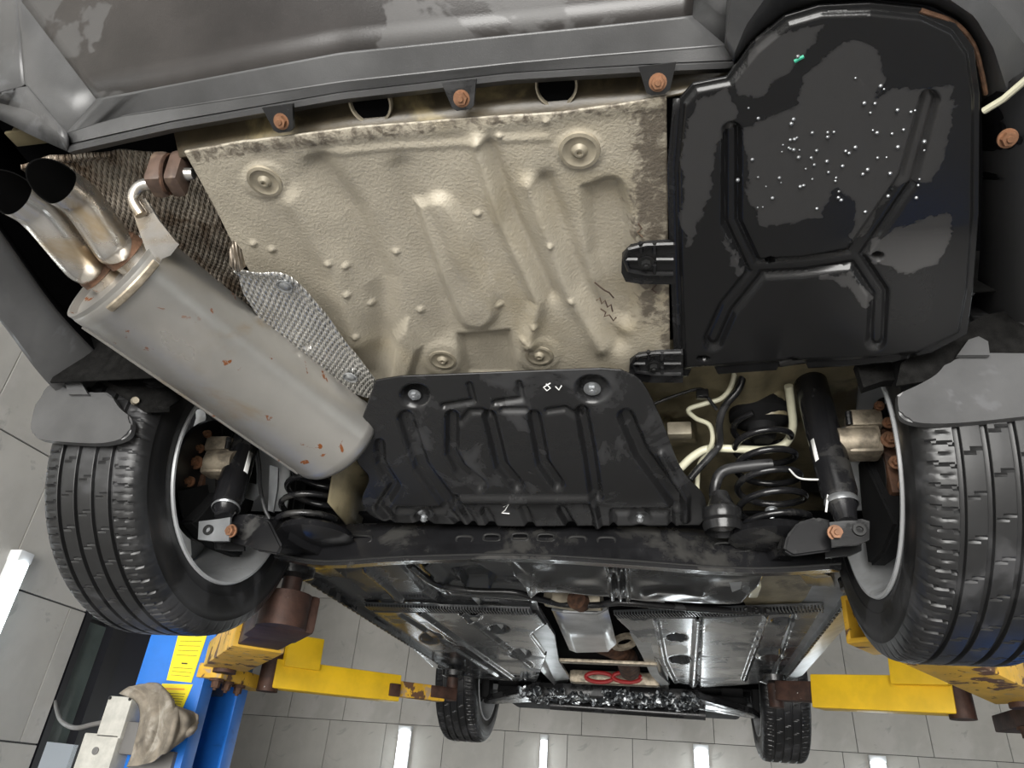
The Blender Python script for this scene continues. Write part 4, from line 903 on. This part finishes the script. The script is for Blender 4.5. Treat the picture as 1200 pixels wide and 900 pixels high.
# ---- front subframe, engine undertray and front suspension
bm = bmesh.new()
add_box(bm, (0, 2.58, -.085), (.84, .26, .06), bevel=.02); sf = obj('front_subframe', bm, 'black_plastic', car)
bm = bmesh.new()
for k in range(300):
    c = Vector((rng.uniform(-.48, .40), rng.uniform(2.38, 2.72), -.09-.03*rng.random())); a = Matrix.Rotation(rng.uniform(0, 3), 3, Vector(rng.normal(size=3)))
    add_box(bm, c, rng.uniform(.006, .042, 3), (a @ Vector((1, 0, 0)), a @ Vector((0, 1, 0)), a @ Vector((0, 0, 1))), .003)
obj('wet_underside_fittings', bm, 'wet_glint_chunks', sf, kind='stuff')
bm = bmesh.new(); add_tube(bm, [(-.36, 2.74, -.130), (.44, 2.74, -.140)], .024, 14); obj('undertray_edge', bm, 'black_plastic', sf)
bm = bmesh.new(); add_box(bm, (0, 3.0, -.07), (1.3, .6, .05), bevel=.02); obj('engine_undertray', bm, 'black_matte', car)
for s in (-1, 1):
    bm = bmesh.new(); add_prism(bm, [Vector((s*x, y, z)) for x, y, z in ((.38, 2.40, -.10), (.40, 2.78, -.11), (.66, 2.68, -.15), (.70, 2.62, -.155), (.66, 2.57, -.14))], (0, 0, .03)); bmesh.ops.bevel(bm, geom=bm.edges[:], offset=.006, segments=2, affect='EDGES'); obj('control_arm', bm, 'black_plastic', car)
    bm = bmesh.new(); add_tube(bm, [(s*.40, 2.64, -.03), (s*.70, 2.64, -.01)], .018, 12); add_tube(bm, [(s*.52, 2.64, -.025), (s*.57, 2.64, -.02), (s*.62, 2.64, -.015)], [.03, .04, .045], 16); obj('driveshaft', bm, 'black_matte', car)
    bm = bmesh.new(); add_tube(bm, [(s*.36, 2.76, -.07), (s*.70, 2.76, -.08)], .012, 10); obj('track_rod', bm, 'metal_grey', car)
    bm = bmesh.new(); add_box(bm, (s*.69, 2.64, -.02), (.05, .10, .22), bevel=.015); obj('front_knuckle', bm, 'black_matte', car)

# ================================================================== THE LIFT
def lift_post(s, label, rear_pad, front_pad):
    root = empty('lift_post', (s*1.46, 1.24, FLOOR)); tag(root, label, 'lift post', 'posts of the car lift')
    inv = Matrix.Translation((-s*1.46, -1.24, -FLOOR))
    def part(name, bm, m_, parent=root, smooth=35):
        bm.transform(inv); return obj(name, bm, m_, parent, smooth)
    x0, x1 = 1.62, 1.36; ya, yb = 1.10, 1.40; top = 1.0; hgt = top-FLOOR; zc = (top+FLOOR)/2
    bm = bmesh.new(); add_box(bm, (s*(x0), (ya+yb)/2, zc), (.012, yb-ya, hgt)); add_box(bm, (s*(x0+x1)/2, ya, zc), (x0-x1, .012, hgt), bevel=.003); add_box(bm, (s*(x0+x1)/2, yb, zc), (x0-x1, .012, hgt), bevel=.003)
    for y, dy in ((ya, .03), (yb, -.03)): add_box(bm, (s*x1, y+dy, zc), (.012, .07, hgt), bevel=.003)
    part('column', bm, 'lift_blue')
    bm = bmesh.new(); add_box(bm, (s*1.49, 1.25, FLOOR+.01), (.5, .5, .02), bevel=.004); part('base_plate', bm, 'lift_blue')
    bm = bmesh.new(); add_box(bm, (s*1.50, 1.25, .08), (.16, .2, .8), bevel=.01); part('slider', bm, 'steel_dark')
    bm = bmesh.new(); add_box(bm, (s*1.33, 1.25, -.26), (.10, .34, .05), bevel=.006); add_box(bm, (s*1.33, 1.25, -.14), (.08, .30, .05), bevel=.006); car_ = part('carriage', bm, 'lift_rust' if s > 0 else 'lift_yellow_worn')
    for y in (1.09, 1.16, 1.24):
        bm = bmesh.new(); hexbolt(bm, (s*1.30, y, -.285), (0, 0, -1), .016, .03); part('carriage_bolt', bm, 'rusty', car_)
    return root, part, inv
def arm(part, s, pivot, end, zc, w0, h0, w1, h1, split, m_out, m_in, name='lift_arm'):
    a = Vector(pivot); b = Vector(end); d = b-a; ax_ = frame_axes(d); L = d.length
    bm = bmesh.new(); add_box(bm, a+d*(split/2), (L*split, w0, h0), ax_, .006); o = part(name, bm, m_out)
    bm = bmesh.new(); add_box(bm, a+d*(split-.05+(1-split+.05)/2), (L*(1-split+.05), w1, h1), ax_, .005); part('inner_tube', bm, m_in, o)
    bm = bmesh.new(); add_cyl(bm, a+Vector((0, 0, -h0*.5-.012)), a+Vector((0, 0, h0*.5+.05)), .04, seg=22); part('pivot_pin', bm, 'lift_rust', o)
    return o, ax_
def pad(part, o, c, ztop, zb, cup=.045, r=.024):
    c = Vector(c); bm = bmesh.new(); add_cyl(bm, (c.x, c.y, zb), (c.x, c.y, ztop-.015), r, seg=20); part('screw_shaft', bm, 'lift_rust', o)
    bm = bmesh.new(); add_lathe(bm, [(-.03, r*1.1), (-.022, cup), (0, cup*1.05), (0, 0)], (c.x, c.y, ztop), (0, 0, 1), 24); part('lift_pad', bm, 'black_plastic', o)
# left post
rootL, part, inv = lift_post(-1, 'blue lift post with two yellow warning stickers beside the grey rag', None, None)
for x, y0, y1, m_ in ((0, 0, 0, ''),): pass
def sticker(pts, Y, m_, parent, t=.0015):
    bm = bmesh.new(); add_prism(bm, [PY(a, b, Y) for a, b in pts], (0, t, 0)); return part('warning_sticker', bm, m_, parent, None)
Yst = 1.0915
s1 = sticker([(209, 743), (243, 743), (224, 800), (195, 797)], Yst, 'sticker_yellow', rootL)
s2 = sticker([(190, 801), (226, 802), (213, 832), (181, 830)], Yst, 'sticker_yellow', rootL)
def print_lines(st, quad_, rows_, m_='ink'):
    (ax0, ay0), (bx0, by0), (cx0, cy0), (dx0, dy0) = quad_
    for v, u0, u1, th in rows_:
        lx, ly = ax0+(dx0-ax0)*v, ay0+(dy0-ay0)*v; rx_, ry_ = bx0+(cx0-bx0)*v, by0+(cy0-by0)*v
        bm = bmesh.new(); A = (lx+(rx_-lx)*u0, ly+(ry_-ly)*u0); B = (lx+(rx_-lx)*u1, ly+(ry_-ly)*u1)
        add_prism(bm, [PY(A[0], A[1]-th, Yst-.0006), PY(B[0], B[1]-th, Yst-.0006), PY(B[0], B[1]+th, Yst-.0006), PY(A[0], A[1]+th, Yst-.0006)], (0, .0006, 0)); part('print_line', bm, m_, st, None)
print_lines(s1, [(209, 743), (243, 743), (224, 800), (195, 797)], [(.62, .4, .62, .8)]+[(v, .12, .88, .22) for v in (.15, .25, .35, .45, .72, .8, .88)])
print_lines(s2, [(190, 801), (226, 802), (213, 832), (181, 830)], [(.2, .1, .8, 1.0)], 'sticker_orange')
print_lines(s2, [(190, 801), (226, 802), (213, 832), (181, 830)], [(v, .12, .88, .3) for v in (.38, .48, .58, .68, .78, .88)])
# rear arm of the left post: worn yellow tube, brown socket, pad under the sill
padL = Vector((-.665, .33, -.13))
o, ax_ = arm(part, -1, (-1.26, 1.06, -.215), (-.76, .47, -.215), 0, .15, .085, .12, .07, .72, 'lift_yellow_worn', 'lift_rust')
bm = bmesh.new(); cc = Vector((-.735, .43, -.205)); add_box(bm, cc, (.20, .145, .095), ax_, .012); add_cyl(bm, Vector((padL.x-.02, padL.y+.02, -.25)), Vector((padL.x-.02, padL.y+.02, -.165)), .062, seg=26); part('pad_socket', bm, 'lift_rust', o)
pad(part, o, padL+Vector((-.01, .01, 0)), -.098, -.24, .05, .025)
# front arm of the left post
o, ax_ = arm(part, -1, (-1.25, 1.36, -.225), (-.74, 1.98, -.195), 0, .09, .105, .06, .062, .70, 'lift_yellow', 'lift_yellow_worn')
bm = bmesh.new(); add_box(bm, Vector((-1.17, 1.42, -.135)), (.15, .07, .12), ax_, .006); part('arm_gusset', bm, 'lift_yellow', o)
bm = bmesh.new(); add_box(bm, Vector((-.905, 1.765, -.215)), (.05, .095, .05), ax_, .004); part('stop_plate', bm, 'lift_rust', o)
bm = bmesh.new(); add_box(bm, Vector((-.745, 1.975, -.19)), (.14, .07, .05), ax_, .006); part('pad_socket', bm, 'lift_rust', o)
pad(part, o, (-.705, 2.02, 0), -.088, -.215, .05, .026)
# right post
rootR, part, inv = lift_post(1, 'blue lift post with a white pictogram label', None, None)
padR = Vector((.70, .36, 0))
o, ax_ = arm(part, 1, (1.25, 1.08, -.2), (.785, .52, -.16), 0, .15, .085, .12, .07, .80, 'lift_yellow_worn', 'lift_rust')
bm = bmesh.new()
d_ = (Vector((.785, .52, -.16))-Vector((1.25, 1.08, -.2))).normalized(); e_ = Vector((.77, .505, -.158)); a3 = frame_axes(d_)
for u, v, sx, sz in ((0, .05, .14, .012), (0, -.05, .14, .012), (.065, 0, .012, .11), (-.065, 0, .012, .11)): add_box(bm, e_+a3[1]*u+a3[2]*v, (.12, sx, sz), a3, .003)
part('arm_mouth', bm, 'lift_yellow_worn', o); pad(part, o, padR, -.098, -.2, .05, .025)
o, ax_ = arm(part, 1, (1.19, 1.40, -.185), (.68, 1.76, -.145), 0, .09, .115, .06, .07, .76, 'lift_yellow', 'lift_rust')
bm = bmesh.new(); add_box(bm, Vector((1.10, 1.42, -.09)), (.18, .07, .13), ax_, .006); part('arm_gusset', bm, 'lift_yellow', o)
pad(part, o, (.672, 1.80, 0), -.085, -.2, .055, .028)
bm = bmesh.new(); add_box(bm, Vector((1.632, 1.20, -.12)), (.004, .16, .34)); lb = part('pictogram_label', bm, 'white', rootR)
bm = bmesh.new(); add_box(bm, Vector((1.52, 1.0915, -.1)), (.16, .002, .30)); lb = part('pictogram_label', bm, 'white', rootR)
for k, (dz, m_) in enumerate(((.11, 'rusty'), (.05, 'ink'), (-.01, 'sticker_yellow'), (-.06, 'ink'), (-.11, 'sticker_yellow'))):
    bm = bmesh.new(); add_box(bm, Vector((1.475, 1.0898, -.1+dz)), (.05, .0012, .035)); part('pictogram', bm, m_, lb, None)

# ================================================================== CONTROL BOX, CABLE AND RAG BY THE LEFT POST
BYc = 1.02
cb = empty('control_box', PY(118, 870, BYc)); tag(cb, 'pale metal switch box with grey cable beside the blue lift post', 'control box')
ofs = Matrix.Translation(-cb.location)
def cpart(name, bm, m_, parent=cb): bm.transform(ofs); return obj(name, bm, m_, parent)
c1 = PY(134, 840, BYc); c2 = PY(112, 883, BYc)
bm = bmesh.new(); add_box(bm, c1+Vector((0, .04, 0)), (.095, .08, .13), bevel=.004); bx1 = cpart('housing', bm, 'box_white')
bm = bmesh.new(); add_box(bm, c2+Vector((0, .045, -.06)), (.135, .09, .24), bevel=.004); bx2 = cpart('housing', bm, 'box_white')
bm = bmesh.new(); cc = PY(112, 880, BYc-.001); add_lathe(bm, [(0, .012), (.003, .012), (.004, .008), (.004, 0)], cc, (0, -1, 0), 20); cpart('round_plug', bm, 'cable_grey', bx2)
for dx, dz in ((-.04, .058), (.04, .058)):
    bm = bmesh.new(); hexbolt(bm, c1+Vector((dx, -.001, dz)), (0, -1, 0), .004, .004); cpart('lid_screw', bm, 'steel_dark', bx1)
bm = bmesh.new(); add_box(bm, c1+Vector((.075, .05, -.06)), (.06, .07, .10), bevel=.006); add_box(bm, c1+Vector((.15, .07, -.14)), (.16, .03, .10), bevel=.004); cpart('mounting_bracket', bm, 'cable_grey')
bm = bmesh.new(); add_tube(bm, smooth_path([PY(124, 846, BYc+.03), PY(108, 849, BYc+.03), PY(88, 853, BYc+.05), PY(72, 845, BYc+.2), PX(66, 830, -2.3), PX(65, 822, -2.62)], 6), .008, 10); cpart('cable', bm, 'cable_grey')
# rag
pts_t = curve2([(141, 812), (158, 803), (172, 801), (186, 803), (196, 815), (205, 828), (233, 838)], 5)
pts_b = curve2([(148, 899), (165, 897), (180, 893), (196, 880), (212, 868), (226, 858)], 5)
g = coons(pts_t, pts_b, curve2([(141, 812), (160, 820), (166, 838), (160, 868), (148, 899)], 5), curve2([(233, 838), (232, 848), (226, 858)], 5), 80, 80)
u = np.linspace(0, 1, 80)[None, :]; v = np.linspace(0, 1, 80)[:, None]
dep = .07*np.sin(np.pi*u)*(.6+.4*np.sin(np.pi*v)) + .018*np.sin(9*u+3*v)*np.sin(np.pi*u) + .012*np.sin(17*u-5*v+2) + .008*np.sin(11*v+6*u) + .006*np.sin(31*u+4*v)
Pt = onY(g[..., 0], g[..., 1], 1.02-dep)
ro = link('rag', grid_mesh('rag', Pt), 'rag_cloth', None, 180); solid(ro, .006)
tag(ro, 'crumpled dirty grey cloth hanging on the pale switch box', 'rag')
